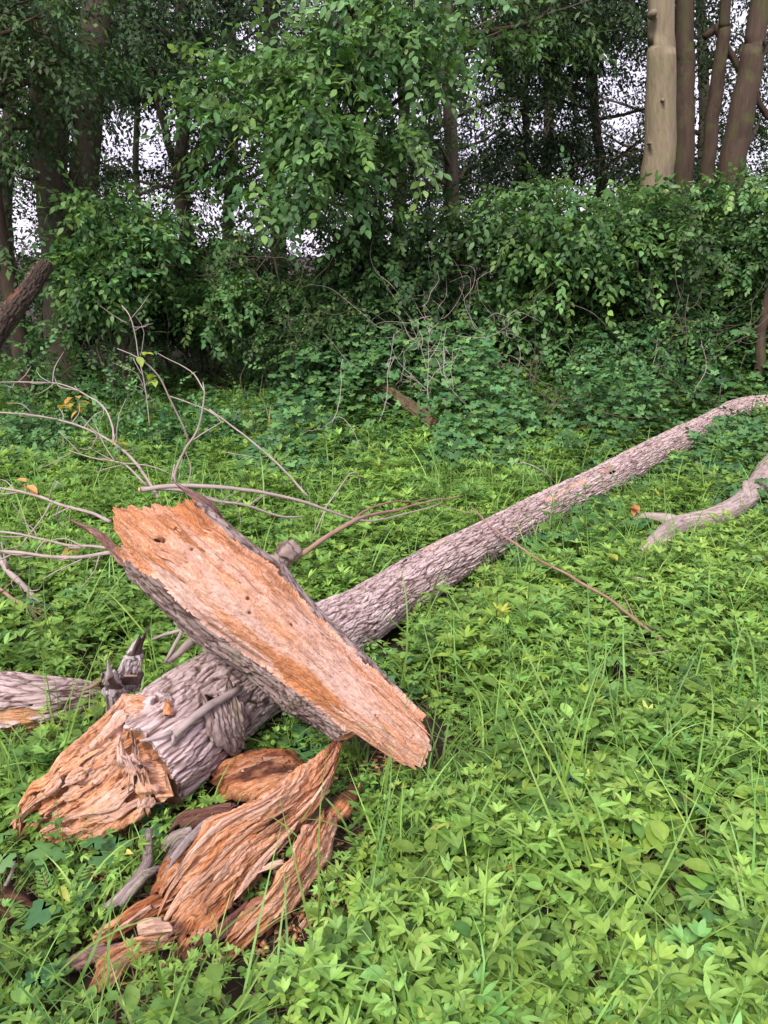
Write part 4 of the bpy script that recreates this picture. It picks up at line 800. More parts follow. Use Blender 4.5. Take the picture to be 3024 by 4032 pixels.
def join(parts):
    V, T, J, n = [], [], [], 0
    for v, t, j in parts: V.append(v); T.append(t + n); J.append(j); n += len(v)
    return np.vstack(V), np.vstack(T), np.concatenate(J)
U_ = lambda a, b: float(rng.uniform(a, b))
def trifol(org, yaw, L, Wd, K, pitch, droop, n=3, spread=.75):
    return [leafT(L * (1 if k == 0 else .85), Wd, K, droop, U_(.1, .4), .45, org, yaw + k_, pitch + U_(-.15, .15)) for k, k_ in enumerate([0, spread, -spread, spread * 1.9, -spread * 1.9][:n])]
def plant_palm(h, K=4):                 # rosettes of pointed leaflets on thin stems
    P = [stemT((0, 0, -.02), (U_(-.01, .01), U_(-.01, .01), h), .0013, 1.4)]
    top = np.array([0, 0, h]); a0 = U_(0, 6.3)
    for i in range(rng.integers(2, 4)):
        a = a0 + i * 2.3 + U_(-.4, .4); d = U_(.012, .03); o = top + np.array([-math.sin(a) * d, math.cos(a) * d, U_(.0, .01)])
        P.append(stemT(top - [0, 0, .01], o, .0008, 1.3, 0, 1)); P += trifol(o, a, U_(.032, .052), U_(.009, .0145), K, U_(.0, .9), U_(.2, .7), rng.integers(3, 6))
    for q in (.45, .72):
        if rng.random() < .8:
            for i in range(2):
                a = a0 + 1 + i * 3.1 + q * 4 + U_(-.4, .4); d = U_(.025, .05); o = np.array([-math.sin(a) * d, math.cos(a) * d, h * q + U_(.005, .02)])
                P.append(stemT((0, 0, h * q), o, .0009, 1.3, 0, 1)); P += trifol(o, a, U_(.034, .058), U_(.010, .017), K, U_(-.2, .6), U_(.2, .8), rng.integers(3, 6))
    return join(P)
def plant_upright(h, K=4, n=6):         # opposite pairs of lance leaves
    P = [stemT((0, 0, -.02), (0, 0, h), .0022, 1.2)]
    for i in range(n):
        q = .3 + .7 * i / (n - 1); a = i * 1.57 + U_(-.2, .2); s = .045 + .03 * math.sin(math.pi * min(q * 1.1, 1)); s *= (1.1 - .5 * (q > .95))
        for k in (0, math.pi): P.append(leafT(s * U_(.9, 1.1), s * .4, K, U_(.3, .8), .3, .35, (0, 0, h * q), a + k, U_(.1, .6) + .4 * (q > .9)))
    return join(P)
def lobedT(R_, org, yaw, tilt, n=5, fine=3, j=None):   # round lobed leaf
    m = n * fine + 1; a = np.linspace(-2.5, 2.5, m); r = R_ * (.80 + .20 * np.cos((a) * n * 2 * math.pi / 5.0)) * (.9 + .1 * np.cos(a)) * (1 + .05 * np.sin(a * 17))
    V = np.stack([np.sin(a) * r, np.cos(a) * r + R_ * .35, -.10 * r * np.abs(np.sin(a * n * math.pi / 5.0)) - r ** 2 / R_ * U_(.0, .35)], -1)
    V = np.vstack([[0, R_ * .35 - R_ * .35, 0], V, [[0, R_ * .4, .02 * R_]]])
    T = [[0, 1, m + 1], [0, m + 1, m]] + [[m + 1, i + 1, i] for i in range(1, m)]
    ct, st_ = math.cos(tilt), math.sin(tilt); V = V @ np.array([[1, 0, 0], [0, ct, st_], [0, -st_, ct]])
    c, s = math.cos(yaw), math.sin(yaw); V = V @ np.array([[c, s, 0], [-s, c, 0], [0, 0, 1]])
    return V + np.array(org), np.array(T), np.full(len(V), rng.random() if j is None else j)
def plant_lobed(h, nl=4, s=.035):
    P = []
    for i in range(nl):
        a = i * 2.4 + U_(-.4, .4); d = U_(.02, .06); hh = h * U_(.55, 1); o = (-math.sin(a) * d, math.cos(a) * d, hh)
        P.append(stemT((0, 0, -.02), o, .0013, 1.3)); P.append(lobedT(s * U_(.7, 1.15), o, a, U_(-.6, .35)))
    return join(P)
def plant_ovate(h, nl=5, s=.05, K=4):   # broad smooth leaves, clustered
    P = [stemT((0, 0, -.02), (0, 0, h * .8), .0016, 1.2)]
    for i in range(nl):
        a = i * 2.1 + U_(-.3, .3); o = np.array([0, 0, h * U_(.5, .85)]); d = U_(.01, .04); o2 = o + np.array([-math.sin(a) * d, math.cos(a) * d, d * .5])
        P.append(stemT(o, o2, .0011, 1.2, 0, 1)); P.append(leafT(s * U_(.8, 1.2), s * U_(.55, .75), K, U_(.1, .8), U_(.1, .35), .42, o2, a, U_(-.2, .5)))
    return join(P)
def blade(L, wd, yaw, pitch, droop, K=6, org=(0, 0, -.01), j=None):
    t = np.linspace(0, 1, K + 1); an = pitch - droop * t ** 1.6
    y = np.concatenate([[0], np.cumsum(np.cos(an[:-1]))]) * L / K; z = np.concatenate([[0], np.cumsum(np.sin(an[:-1]))]) * L / K
    wv = wd * .5 * (1 - t ** 2.2) + .0002; tw = U_(-.8, .8) * t
    a = np.stack([-wv * np.cos(tw), y, z - wv * np.sin(tw)], -1); b = np.stack([wv * np.cos(tw), y, z + wv * np.sin(tw)], -1); V = np.stack([a, b], 1).reshape(-1, 3)
    T = []; 
    for i in range(K): q = 2 * i; T += [[q, q + 1, q + 3], [q, q + 3, q + 2]]
    c, s = math.cos(yaw), math.sin(yaw); V = V @ np.array([[c, s, 0], [-s, c, 0], [0, 0, 1]])
    return V + np.array(org), np.array(T), np.full(len(V), rng.random() if j is None else j)
def tuft(n, L, wd, K=6):
    return join([blade(L * U_(.5, 1.1), wd * U_(.7, 1.2), U_(0, 6.3), U_(.9, 1.5), U_(.3, 1.9), K, (U_(-.02, .02), U_(-.02, .02), -.01)) for _ in range(n)])
def feather(h):                          # finely cut leaf
    P = []
    for i in range(4):
        a = i * 1.6 + U_(-.4, .4); L = h
        for k in range(9):
            q = .25 + .75 * k / 8; base = np.array([-math.sin(a) * L * .5 * q, math.cos(a) * L * .5 * q, L * q * .9 - L * .35 * q * q])
            for sgn in (-1, 1):
                for u in range(3): P.append(leafT(.022 * (1.2 - q * .7), .008, 2, .3, .2, .45, base + np.array([-math.sin(a + sgn * 1.1), math.cos(a + sgn * 1.1), .1]) * .010 * u * (1.3 - q), a + sgn * (.9 - .35 * u), .1))
        P.append(stemT((0, 0, -.02), (-math.sin(a) * L * .5, math.cos(a) * L * .5, L * .55), .0012, 1.2))
    return join(P)
def spray(nl, L, leaf, wd, K=2, droop=.5):    # drooping twig with leaves, along +Y
    P = []; t = np.linspace(.08, 1, nl); P.append(stemT((0, 0, 0), (0, L, -droop * L * .35), .0022, -1, 0, 1))
    for i, q in enumerate(t):
        sgn = -1 if i % 2 else 1; o = np.array([0, L * q, -droop * L * .35 * q * q])
        P.append(leafT(leaf * U_(.75, 1.2), wd * U_(.85, 1.15), K, U_(.1, .6), U_(.0, .35), .4, o, -sgn * U_(.5, 1.2) if q < .97 else 0, U_(-.9, .15)))
    return join(P)

def scatter(name, temps, pos, scale, pal, mat, idx=None, yaw=None, tilt=.15, hue=None, parent=None, origin=None, orient=None, cbias=None, smooth=False, sq=None):
    """copies of the templates merged into one mesh, with a colour for every leaf"""
    n = len(pos)
    if n == 0: return None
    idx = rng.integers(0, len(temps), n) if idx is None else idx
    yaw = rng.uniform(0, 2 * np.pi, n) if yaw is None else yaw
    tx, ty = rng.normal(0, tilt, n), rng.normal(0, tilt, n); base = rng.random(n) if cbias is None else cbias
    VV, TT, CC, off = [], [], [], 0
    pal = np.array(pal, float)
    for k, (V, T, J) in enumerate(temps):
        sel = np.where(idx == k)[0]
        if not len(sel): continue
        c, s = np.cos(yaw[sel]), np.sin(yaw[sel]); z0 = np.zeros(len(sel)); o1 = np.ones(len(sel))
        Rz = np.stack([np.stack([c, -s, z0], -1), np.stack([s, c, z0], -1), np.stack([z0, z0, o1], -1)], 1)
        if orient is not None:                # pitch about local X first
            p = orient[sel]; cp_, sp_ = np.cos(p), np.sin(p)
            Rx = np.stack([np.stack([o1, z0, z0], -1), np.stack([z0, cp_, -sp_], -1), np.stack([z0, sp_, cp_], -1)], 1)
            rl_ = rng.normal(0, .5, len(sel)); cr, sr = np.cos(rl_), np.sin(rl_)
            Ry = np.stack([np.stack([cr, z0, sr], -1), np.stack([z0, o1, z0], -1), np.stack([-sr, z0, cr], -1)], 1)
            M = Rz @ Rx @ Ry
        else:
            Sh = np.stack([np.stack([o1, z0, tx[sel]], -1), np.stack([z0, o1, ty[sel]], -1), np.stack([z0, z0, o1], -1)], 1); M = Sh @ Rz
        W_ = np.einsum('nij,vj->nvi', M * scale[sel][:, None, None], V) + pos[sel][:, None]
        m = len(V); TT.append((T[None] + (np.arange(len(sel)) * m)[:, None, None] + off).reshape(-1, 3)); off += m * len(sel)
        VV.append(W_.reshape(-1, 3))
        j = np.clip(base[sel][:, None] * .65 + np.clip(J, 0, 1)[None] * .35, 0, .999) * (len(pal) - 1); i0 = j.astype(int); f = (j - i0)[..., None]
        col = pal[i0] * (1 - f) + pal[np.minimum(i0 + 1, len(pal) - 1)] * f
        col = col * (.85 + .3 * ((J * 7.31) % 1))[None, :, None]
        col = col * (np.exp(rng.normal(0, .15, (len(sel), 1, 1))) * (1 + rng.normal(0, 1, (len(sel), 1, 1)) * np.array([.10, .02, -.08])))
        col = np.clip(col, .004, .55)
        stm = (J > 1)[None, :, None]; col = np.where(stm, np.array([.16, .22, .07]), col); col = np.where((J < 0)[None, :, None], np.array([.06, .045, .03]), col)
        CC.append(col.reshape(-1, 3))
    return mesh(name, np.vstack(VV), [np.vstack(TT)], mat, parent, origin, {'col': np.vstack(CC)}, smooth)

def blocked(x, y, pad=0.0):
    b = np.zeros(len(x), bool)
    for x0, y0, x1, y1, r in CAPS:
        dx, dy = x1 - x0, y1 - y0; t = np.clip(((x - x0) * dx + (y - y0) * dy) / max(dx * dx + dy * dy, 1e-9), 0, 1)
        b |= np.hypot(x - x0 - t * dx, y - y0 - t * dy) < r + pad
    return b
def field(n, y0, y1, xpad=1.2, dens=None):
    """random ground points in the strip y0..y1 seen (with a margin) by the camera"""
    y = rng.uniform(y0, y1, n * 3); x = rng.uniform(-1, 1, n * 3) * (y1 * .60 + xpad); k = np.abs(x) < y * .60 + xpad
    x, y = x[k][:n], y[k][:n]
    if dens is not None: k = rng.random(len(x)) < dens(x, y); x, y = x[k], y[k]
    k = ~blocked(x, y, .005); x, y = x[k], y[k]
    return np.stack([x, y, gz(x, y)], -1)
GREEN = [(.062, .125, .027), (.125, .24, .047), (.21, .36, .070), (.31, .49, .115)]
GREEN_D = [(.035, .095, .018), (.058, .16, .028), (.095, .23, .042), (.15, .32, .06)]
IVY = [(.038, .095, .036), (.068, .165, .055), (.115, .255, .078), (.19, .37, .11)]
GRASS = [(.085, .18, .035), (.15, .29, .055), (.23, .40, .09), (.34, .50, .15)]

near_piece = lambda x, y: blocked(x, y, .14)
T_palm = [plant_palm(U_(.07, .17)) for _ in range(14)]
T_palmf = [plant_palm(U_(.07, .15), 2) for _ in range(10)]
T_up = [plant_upright(U_(.16, .30)) for _ in range(6)]
T_lob = [plant_lobed(U_(.07, .15), rng.integers(2, 6), U_(.028, .05)) for _ in range(10)]
T_ova = [plant_ovate(U_(.08, .16), rng.integers(4, 7), U_(.035, .055)) for _ in range(8)]
T_tuft = [tuft(rng.integers(3, 7), U_(.18, .38), .005) for _ in range(10)]
T_fine = [tuft(10, U_(.12, .22), .0035, 4) for _ in range(5)]
T_fea = [feather(U_(.10, .14)) for _ in range(3)]

def hscale(P, lo, hi):
    s = rng.uniform(lo, hi, len(P)); s *= np.where(near_piece(P[:, 0], P[:, 1]), .62, 1); return s
def clump(P, f, s, lo, hi): return sstep(lo, hi, fbm(P[:, 0] * f, P[:, 1] * f, 0, s, 3))
ST = dict(kind='stuff')
# leafy weeds
def strip(y0, y1, n, temps, lo, hi, fa, dens): 
    P = field(n, y0, y1, dens=dens); return P, hscale(P, lo, hi)
parts = []
for (y0, y1, n, tt, lo, hi) in ((.35, 2.4, 7200, 0, .40, 1.15), (2.4, 4.6, 9500, 0, .45, 1.3), (4.6, 10.5, 15000, 1, .7, 1.9)):
    P = field(n, y0, y1, dens=lambda x, y: np.clip(.08 + .92 * sstep(.30, .62, fbm(x * 5.5, y * 5.5, 0, 60, 3)) - .2 * sstep(4, 7, y), 0, 1)); s = hscale(P, lo, hi) * (.75 + .55 * fbm(P[:, 0] * 2.5, P[:, 1] * 2.5, 0, 66, 3))
    cb_ = np.clip(.25 + .55 * (fbm(P[:, 0] * 1.3, P[:, 1] * 1.3, 0, 61, 3) - .3) + rng.random(len(P)) * .5 + .18 * sstep(2.5, 1, P[:, 1]) + .12 * sstep(-.2, 1, P[:, 0]) - .22 * sstep(3.5, 8, P[:, 1]), 0, 1)
    o = scatter('weeds', (T_palm, T_palmf)[tt], P, s, GREEN, M_LEAF, cbias=cb_, smooth=True)
    tag(o, ('bright palmate-leaved weeds filling the foreground', 'bright palmate-leaved weeds round and beyond the logs', 'green leafy weeds far out towards the thicket')[len(parts)], 'weeds', kind='stuff'); parts.append(o)
# smooth-leaved seedlings between
P = np.vstack([field(3800, .35, 2.5), field(5200, 2.5, 5), field(7500, 5, 10.5)]); s = hscale(P, .35, 1.2) * (1 + .25 * sstep(4, 8, P[:, 1]))
tag(scatter('seedlings', T_ova, P, s, GREEN, M_LEAF, smooth=True), 'broad smooth-leaved seedlings scattered among the weeds', 'seedlings', kind='stuff')
# lobed ivy-like leaves: round the logs, and thick on the bank before the thicket
dl = lambda x, y: np.clip(.10 + .9 * sstep(4.9, 6.6, y - .15 * x) + .6 * sstep(.55, .7, fbm(x * 1.5, y * 1.5, 0, 70, 3)), 0, 1)
P = np.vstack([field(900, .5, 4.8, dens=dl), field(16000, 4.8, 10.5, dens=dl)])
ex = []
for (u, v, n, sp) in ((265, 715, 26, .10), (285, 745, 14, .08), (180, 790, 12, .08), (255, 690, 10, .06), (740, 455, 60, .5), (610, 700, 5, .1), (600, 585, 10, .3), (430, 660, 8, .15), (700, 590, 8, .2), (560, 730, 4, .1), (60, 870, 8, .1)):
    c = W(u, v, .05); q = rng.normal(0, sp, (n, 2)); ex.append(np.column_stack([c[0] + q[:, 0], c[1] + q[:, 1], gz(c[0] + q[:, 0], c[1] + q[:, 1])]))
ex = np.vstack(ex); ex = ex[~blocked(ex[:, 0], ex[:, 1], .0)]; P = np.vstack([P, ex])
s = rng.uniform(.8, 1.35, len(P)) * (1 + .25 * sstep(5, 8, P[:, 1]))
tag(scatter('ivy', T_lob, P, s, IVY, M_LEAF, smooth=True, cbias=np.clip(rng.random(len(P)) * .8 + .1, 0, 1)), 'round lobed dark green leaves carpeting the bank before the thicket', 'ivy', kind='stuff')
T_one = [join([stemT((0, -.02, -.05), (0, 0, 0), .001, 1.3, 0, 1), lobedT(U_(.035, .055), (0, 0, 0), 0, U_(-1.0, .2))]) for _ in range(8)]
n_ = 21000; x = rng.uniform(-5.0, 5.5, n_); y = rng.uniform(4.7, 8.4, n_); H_ = (.10 + .62 * sstep(.40, .66, fbm(x * 1.4, y * 1.4, 0, 90, 3))) * sstep(4.6, 6.9, y) * (.45 + .55 * sstep(-2.4, -.6, x)) + .04
k_ = ~blocked(x, y, .12); x, y, H_ = x[k_], y[k_], H_[k_]
P = np.stack([x, y, gz(x, y) + H_ * rng.random(len(x)) ** .35], -1)
for (u, v, n, sp, hh) in ((742, 448, 520, .42, .34), (700, 470, 200, .28, .22), (600, 515, 160, .28, .20), (560, 548, 120, .22, .18), (765, 500, 160, .3, .2)):
    c = W(u, v, .1); q = rng.normal(0, sp, (n, 2)); h_ = hh * np.exp(-(q ** 2).sum(1) / sp ** 2 * .5) * rng.random(n) ** .4; P = np.vstack([P, np.column_stack([c[0] + q[:, 0], c[1] + q[:, 1], gz(c[0] + q[:, 0], c[1] + q[:, 1]) + h_ + .03])])
tag(scatter('ivy', T_one, P, rng.uniform(.6, 1.3, len(P)), IVY, M_LEAF, smooth=True, yaw=rng.normal(math.pi, .8, len(P)), tilt=.3), 'heaps of round lobed leaves piled against the foot of the thicket', 'ivy', kind='stuff')
M_CRUMB = leaf_mat('wood_crumb', 0, .85)
def crumb():
    a = np.array([[1, 0, 0], [-1, .2, 0], [0, 1, .1], [0, -.8, -.1], [.2, 0, .8], [-.1, .1, -.6]], float) * [U_(.6, 1.6), U_(.25, .6), U_(.2, .5)] * .011 + rng.normal(0, .0016, (6, 3))
    return a, np.array([[0, 2, 4], [2, 1, 4], [1, 3, 4], [3, 0, 4], [2, 0, 5], [1, 2, 5], [3, 1, 5], [0, 3, 5]]), np.full(6, rng.random())
T_cr = [crumb() for _ in range(12)]
px = np.concatenate([rng.normal(235, 75, 1500), rng.normal(110, 40, 400), rng.normal(400, 30, 200)]); py = np.concatenate([rng.normal(880, 48, 1500), rng.normal(850, 18, 400), rng.normal(770, 16, 200)])
P = np.array([W(a, b, .0) for a, b in zip(px, py)]); P[:, 2] = gz(P[:, 0], P[:, 1]) + .008
tag(scatter('wood_crumbs', T_cr, P, rng.uniform(.3, 1.6, len(P)), [(.10, .04, .025), (.34, .14, .06), (.58, .30, .15), (.66, .46, .34)], M_CRUMB, tilt=.3), 'crumbs of rotten orange wood scattered on the soil round the wood pile', 'wood crumbs', kind='stuff')
# grass
P = np.vstack([field(2700, .35, 2.6, dens=lambda x, y: np.clip(.45 + sstep(.45, .6, fbm(x * 2, y * 2, 0, 75, 3)), 0, 1)), field(2200, 2.6, 5, dens=lambda x, y: .5 + 0 * x)])
tag(scatter('grass', T_tuft, P, hscale(P, .7, 1.4), GRASS, M_LEAF, tilt=.2), 'broad arching grass blades scattered through the weeds', 'grass', kind='stuff')
P = field(12000, 3.4, 9.5, dens=lambda x, y: np.clip(sstep(.40, .62, fbm(x * .9 + 4, y * 1.3, 0, 76, 3)) * sstep(2.2, .2, x) + .12, 0, 1))
tag(scatter('meadow_grass', T_fine, P, rng.uniform(1., 2.1, len(P)), GRASS, M_LEAF, tilt=.2), 'fine upright grass in the middle of the clearing behind the logs', 'grass', kind='stuff')
P = np.vstack([field(260, .6, 2.6), field(700, 2.6, 6)]); s = hscale(P, .45, 1.0)
tag(scatter('lance_weeds', T_up, P, s, GREEN, M_LEAF, smooth=True), 'upright paired-leaf weeds dotted through the clearing', 'weeds', kind='stuff')
T_long = [tuft(rng.integers(2, 5), U_(.35, .6), .0075, 9) for _ in range(8)]
P = np.vstack([field(260, .5, 2.6), field(300, 2.6, 5.5)])
tag(scatter('long_grass', T_long, P, rng.uniform(.7, 1.2, len(P)), GRASS, M_LEAF, tilt=.25), 'long arching grass blades standing above the weeds', 'grass', kind='stuff')
P = field(420, .5, 5.5); P[:, 2] += rng.uniform(.03, .13, len(P))
tag(scatter('withered_leaves', [leafT(.05, .024, 4, 1.2, .5) for _ in range(5)], P, rng.uniform(.6, 1.3, len(P)), [(.25, .12, .04), (.40, .30, .07), (.42, .42, .08), (.30, .20, .10)], M_LEAF, tilt=.5, smooth=True), 'yellowed and brown withered leaves scattered in the weeds', 'withered leaves', kind='stuff')
# dead stems and litter on the soil
m_ = []
for _ in range(6): m_.append(join([blade(U_(.06, .2), .0022, U_(0, 6.3), U_(.0, .35), U_(.0, .5), 3, (U_(-.03, .03), U_(-.03, .03), .01)) for _ in range(5)]))
P = np.vstack([field(1500, .4, 3), field(2500, 3, 9.5)])
tag(scatter('dry_litter', m_, P, rng.uniform(.7, 1.4, len(P)), [(.16, .10, .05), (.30, .21, .12), (.42, .32, .2)], M_LEAF), 'straw coloured dead stems and litter on the soil between the weeds', 'litter', kind='stuff')

# single tall plants one can point to
def one_plant(name, T, pos, sc_, pal, label, cat='plant', group=None, yaw=0.0, cb_=.6):
    P = np.array([pos], float); P[:, 2] = gz(P[:, 0], P[:, 1])
    o = scatter(name, [T], P, np.array([sc_]), pal, M_LEAF, origin=P[0], yaw=np.array([yaw]), cbias=np.array([cb_]), smooth=True, tilt=.06); return tag(o, label, cat, group)
GU = 'upright leafy plants in the clearing'
for i, (u, v, h, k, lb) in enumerate([(523, 672, .34, 7, 'tall upright plant with paired pointed leaves in the weeds just right of the fallen trunk'), (495, 655, .26, 6, 'shorter upright plant left of the tallest paired-leaf plant'), (583, 562, .30, 7, 'upright dark leafy plant beside the middle of the fallen trunk'), (549, 560, .26, 6, 'upright leafy plant leaning on the trunk left of the dark one'), (340, 560, .30, 6, 'leafy plant close behind the burl branch of the peeled log'), (372, 566, .26, 6, 'leafy plant between the burl branch and the fallen trunk'), (608, 575, .28, 6, 'upright leafy plant third from the left beside the trunk'), (690, 655, .24, 6, 'upright plant in the open weeds below the crooked limb'), (455, 470, .32, 6, 'upright weed in the grass behind the fork of bare branches'), (325, 480, .30, 6, 'upright weed in the fine grass beyond the sawn branch')]):
    one_plant('upright_plant', plant_upright(h, 5, k), W(u, v, 0), 1.4, GREEN_D if i in (2, 3, 6) else GREEN, lb, 'plant', GU, U_(0, 6), .7)
GT = 'tall grass tufts standing out of the weeds'
for i, (u, v, n, L, lb) in enumerate([(362, 762, 9, .34, 'tall grass tuft in front of the lower end of the peeled log'), (440, 790, 10, .36, 'arching grass tuft at the lower right tip of the peeled log'), (395, 850, 9, .40, 'long bladed grass tuft right of the wood pile'), (455, 885, 8, .38, 'drooping grass tuft in the weeds right of the wood pile'), (590, 690, 9, .30, 'grass tuft in the weeds below the long red twig'), (690, 830, 7, .36, 'grass tuft in the right foreground'), (350, 950, 9, .30, 'grass tuft at the bottom below the right long slab'), (745, 960, 6, .45, 'very long pale grass blades at the bottom right corner'), (30, 800, 8, .30, 'grass tuft left of the torn trunk end'), (600, 655, 8, .26, 'short grass tuft above the others in the weeds'), (520, 860, 7, .30, 'grass tuft in the middle of the foreground weeds'), (90, 930, 8, .25, 'grass tuft at the bottom left below the grey branch')]):
    one_plant('grass_tuft', tuft(n, L, .008, 8), W(u, v, 0), 1.0, GRASS, lb, 'grass tuft', GT, U_(0, 6), U_(.3, .9))
GF = 'feathery plants at the left'
for (u, v, lb) in ((138, 825, 'feathery finely cut plant in front of the torn trunk end'), (62, 925, 'feathery finely cut plant at the bottom left beside the red brown chunk')):
    one_plant('feathery_plant', feather(.15), W(u, v, 0), 1.2, IVY, lb, 'plant', GF, 1.0, .8)
for (u, v, lb) in ((690, 745, 'pair of broad yellow green leaves in the right foreground'), (655, 905, 'broad yellow green leaved plant low in the right foreground')):
    one_plant('broad_leaf_plant', plant_ovate(.16, 6, .075, 5), W(u, v, 0), 1.1, [(.12, .22, .04), (.2, .32, .06)], lb, 'plant', 'broad yellow green plants', 0, .8)
for i, (u, v, k, sz, lb) in enumerate([(262, 716, 6, .050, 'lobed ivy-like plant in the angle between the peeled log and the torn trunk'), (278, 742, 5, .045, 'lobed plant just above the orange block of wood'), (190, 792, 5, .045, 'lobed plant below the torn trunk, left of the orange block'), (615, 702, 4, .05, 'grey green lobed plant in the open weeds at the right'), (735, 583, 4, .05, 'lobed plant near the right edge below the crooked limb'), (30, 882, 4, .042, 'big lobed leaves at the left edge above the red brown chunk'), (435, 662, 4, .045, 'lobed plant right of the peeled log near the tall upright plant')]):
    one_plant('lobed_plant', plant_lobed(.15, k, sz), W(u, v, 0), 1.25, IVY, lb, 'plant', 'lobed leafy plants round the logs', U_(0, 6), .75)
# autumn-coloured seedling leaves on the twigs
def leafset(lbl, pts, pal, size, parent=None):
    Vs = [leafT(size * U_(.8, 1.2), size * .6, 4, .6, .3, .4, p + rng.normal(0, size * .35, 3) * .6, U_(0, 6.3), U_(-.8, .3)) for p in pts for _ in range(4)]
    V, T, J = join(Vs); J = np.clip(J, 0, 1); c = np.array(pal[0]) * (1 - J[:, None]) + np.array(pal[1]) * J[:, None]
    o = mesh('leaf_tuft', V, [T], M_LEAF, parent, None if parent else pts[0], {'col': c}, True)
    if lbl: tag(o, lbl, 'leaves')
leafset('orange brown withered leaves hanging on the smooth grey branch at the far left', [D(*up2(105, 790), 2.98)], [(.55, .22, .07), (.7, .38, .16)], .055)
leafset('yellow orange young leaves on a twig at the left of the clearing', [D(*up2(320, 400), 3.5), D(*up2(340, 440), 3.5), D(*up2(270, 435), 3.5)], [(.5, .28, .06), (.45, .42, .08)], .05)
leafset('bright yellow green young leaves lower on the uppermost dead twig', [D(*up2(665, 320), 3.05)], [(.35, .42, .06), (.28, .38, .08)], .045)
leafset('bright yellow green young leaves near the tip of the uppermost dead twig', [D(*up2(620, 220), 3.02)], [(.35, .42, .06), (.28, .38, .08)], .05)
leafset('small yellowish leaf cluster where the tall dead branch forks', [D(*up2(520, 590), 3.2)], [(.4, .35, .06), (.3, .36, .08)], .04)
leafset('brown and yellow mottled leaf by the lowest branches at the left', [D(*up2(310, 1062), 2.72)], [(.35, .25, .05), (.25, .2, .05)], .045)
leafset('yellowed leaf in the weeds below the crooked limb', [W(*z3(975, 860), .2)], [(.5, .5, .06), (.4, .45, .08)], .05)
leafset('orange dead leaf on the ivy left of the crooked limb', [W(*z3(1075, 645), .2)], [(.5, .22, .08), (.4, .2, .08)], .06)
leafset('orange brown dead leaf in the weeds right of the fallen trunk', [W(*z3(660, 940), .12)], [(.38, .16, .06), (.3, .16, .06)], .06)

# ------------------------------------------------------------------ trees
GAPS = [(150, 128, 62, 30), (108, 136, 24, 26), (158, 104, 24, 18), (152, 180, 26, 26), (218, 198, 24, 20), (216, 234, 16, 9), (20, 194, 30, 12), (26, 236, 24, 22), (120, 232, 12, 24), (314, 233, 22, 10), (374, 96, 16, 20), (476, 70, 28, 28), (400, 88, 22, 26),
        (550, 116, 22, 14), (588, 194, 28, 22), (622, 60, 20, 34), (618, 125, 24, 30), (699, 70, 10, 70), (734, 36, 14, 40), (762, 72, 12, 30), (560, 165, 22, 12), (520, 205, 20, 8), (260, 150, 30, 30), (345, 105, 25, 15), (690, 130, 12, 30), (440, 100, 20, 12), (500, 120, 30, 10), (85, 30, 14, 12), (250, 35, 30, 15), (480, 12, 26, 12), (60, 20, 10, 14), (663, 340, 13, 34)]
def gapkeep(P, strength=.78):
    u, v = proj(P); k = np.ones(len(P))
    for (a, b, c, d) in GAPS:
        q = ((u - a) / c) ** 2 + ((v - b) / d) ** 2; q = q * (.55 + .9 * fbm(u * .035, v * .035, 0, 200, 3))
        k *= 1 - strength * sstep(1.4, .7, q)
    return rng.random(len(P)) < k
T_spray = [spray(rng.integers(9, 15), U_(.32, .5), .070, .033, 2) for _ in range(10)]
T_spray_big = [spray(rng.integers(8, 12), U_(.35, .5), .10, .052, 4, .9) for _ in range(8)]
T_spray_s = [spray(rng.integers(8, 13), U_(.22, .34), .062, .036, 3, .5) for _ in range(8)]
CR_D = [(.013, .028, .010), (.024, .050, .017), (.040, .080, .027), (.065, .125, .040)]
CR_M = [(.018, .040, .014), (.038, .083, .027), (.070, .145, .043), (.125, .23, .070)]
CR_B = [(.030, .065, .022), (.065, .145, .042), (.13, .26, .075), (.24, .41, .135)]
def crown_pts(ell, n, thr=.5, freq=.9, seed=0, low=None, gaps=True, mult=1):
    out = []
    tot = sum(e[3] * e[4] * e[5] for e in ell)
    for e in ell:
        k = int(n * e[3] * e[4] * e[5] / tot * 3); d = nrm(rng.normal(0, 1, (k, 3))) * (rng.random((k, 1)) ** .45)
        P = np.array(e[:3]) + d * np.array(e[3:6]); out.append(P)
    P = np.vstack(out); f = fbm(P[:, 0] * freq, P[:, 1] * freq, P[:, 2] * freq * 1.5, 300 + seed, 3)
    P = P[rng.random(len(P)) < sstep(thr - .10, thr + .10, f)]
    P = P[P[:, 2] > gz(P[:, 0], P[:, 1]) + (.15 if low is None else low)]
    u, v = proj(P); vis = v > -60
    keep = np.where(vis, True, rng.random(len(P)) < .28)              # sparser where only its shade is seen
    P = P[keep]
    if gaps: P = P[gapkeep(P)]
    rng.shuffle(P); return P[:n]
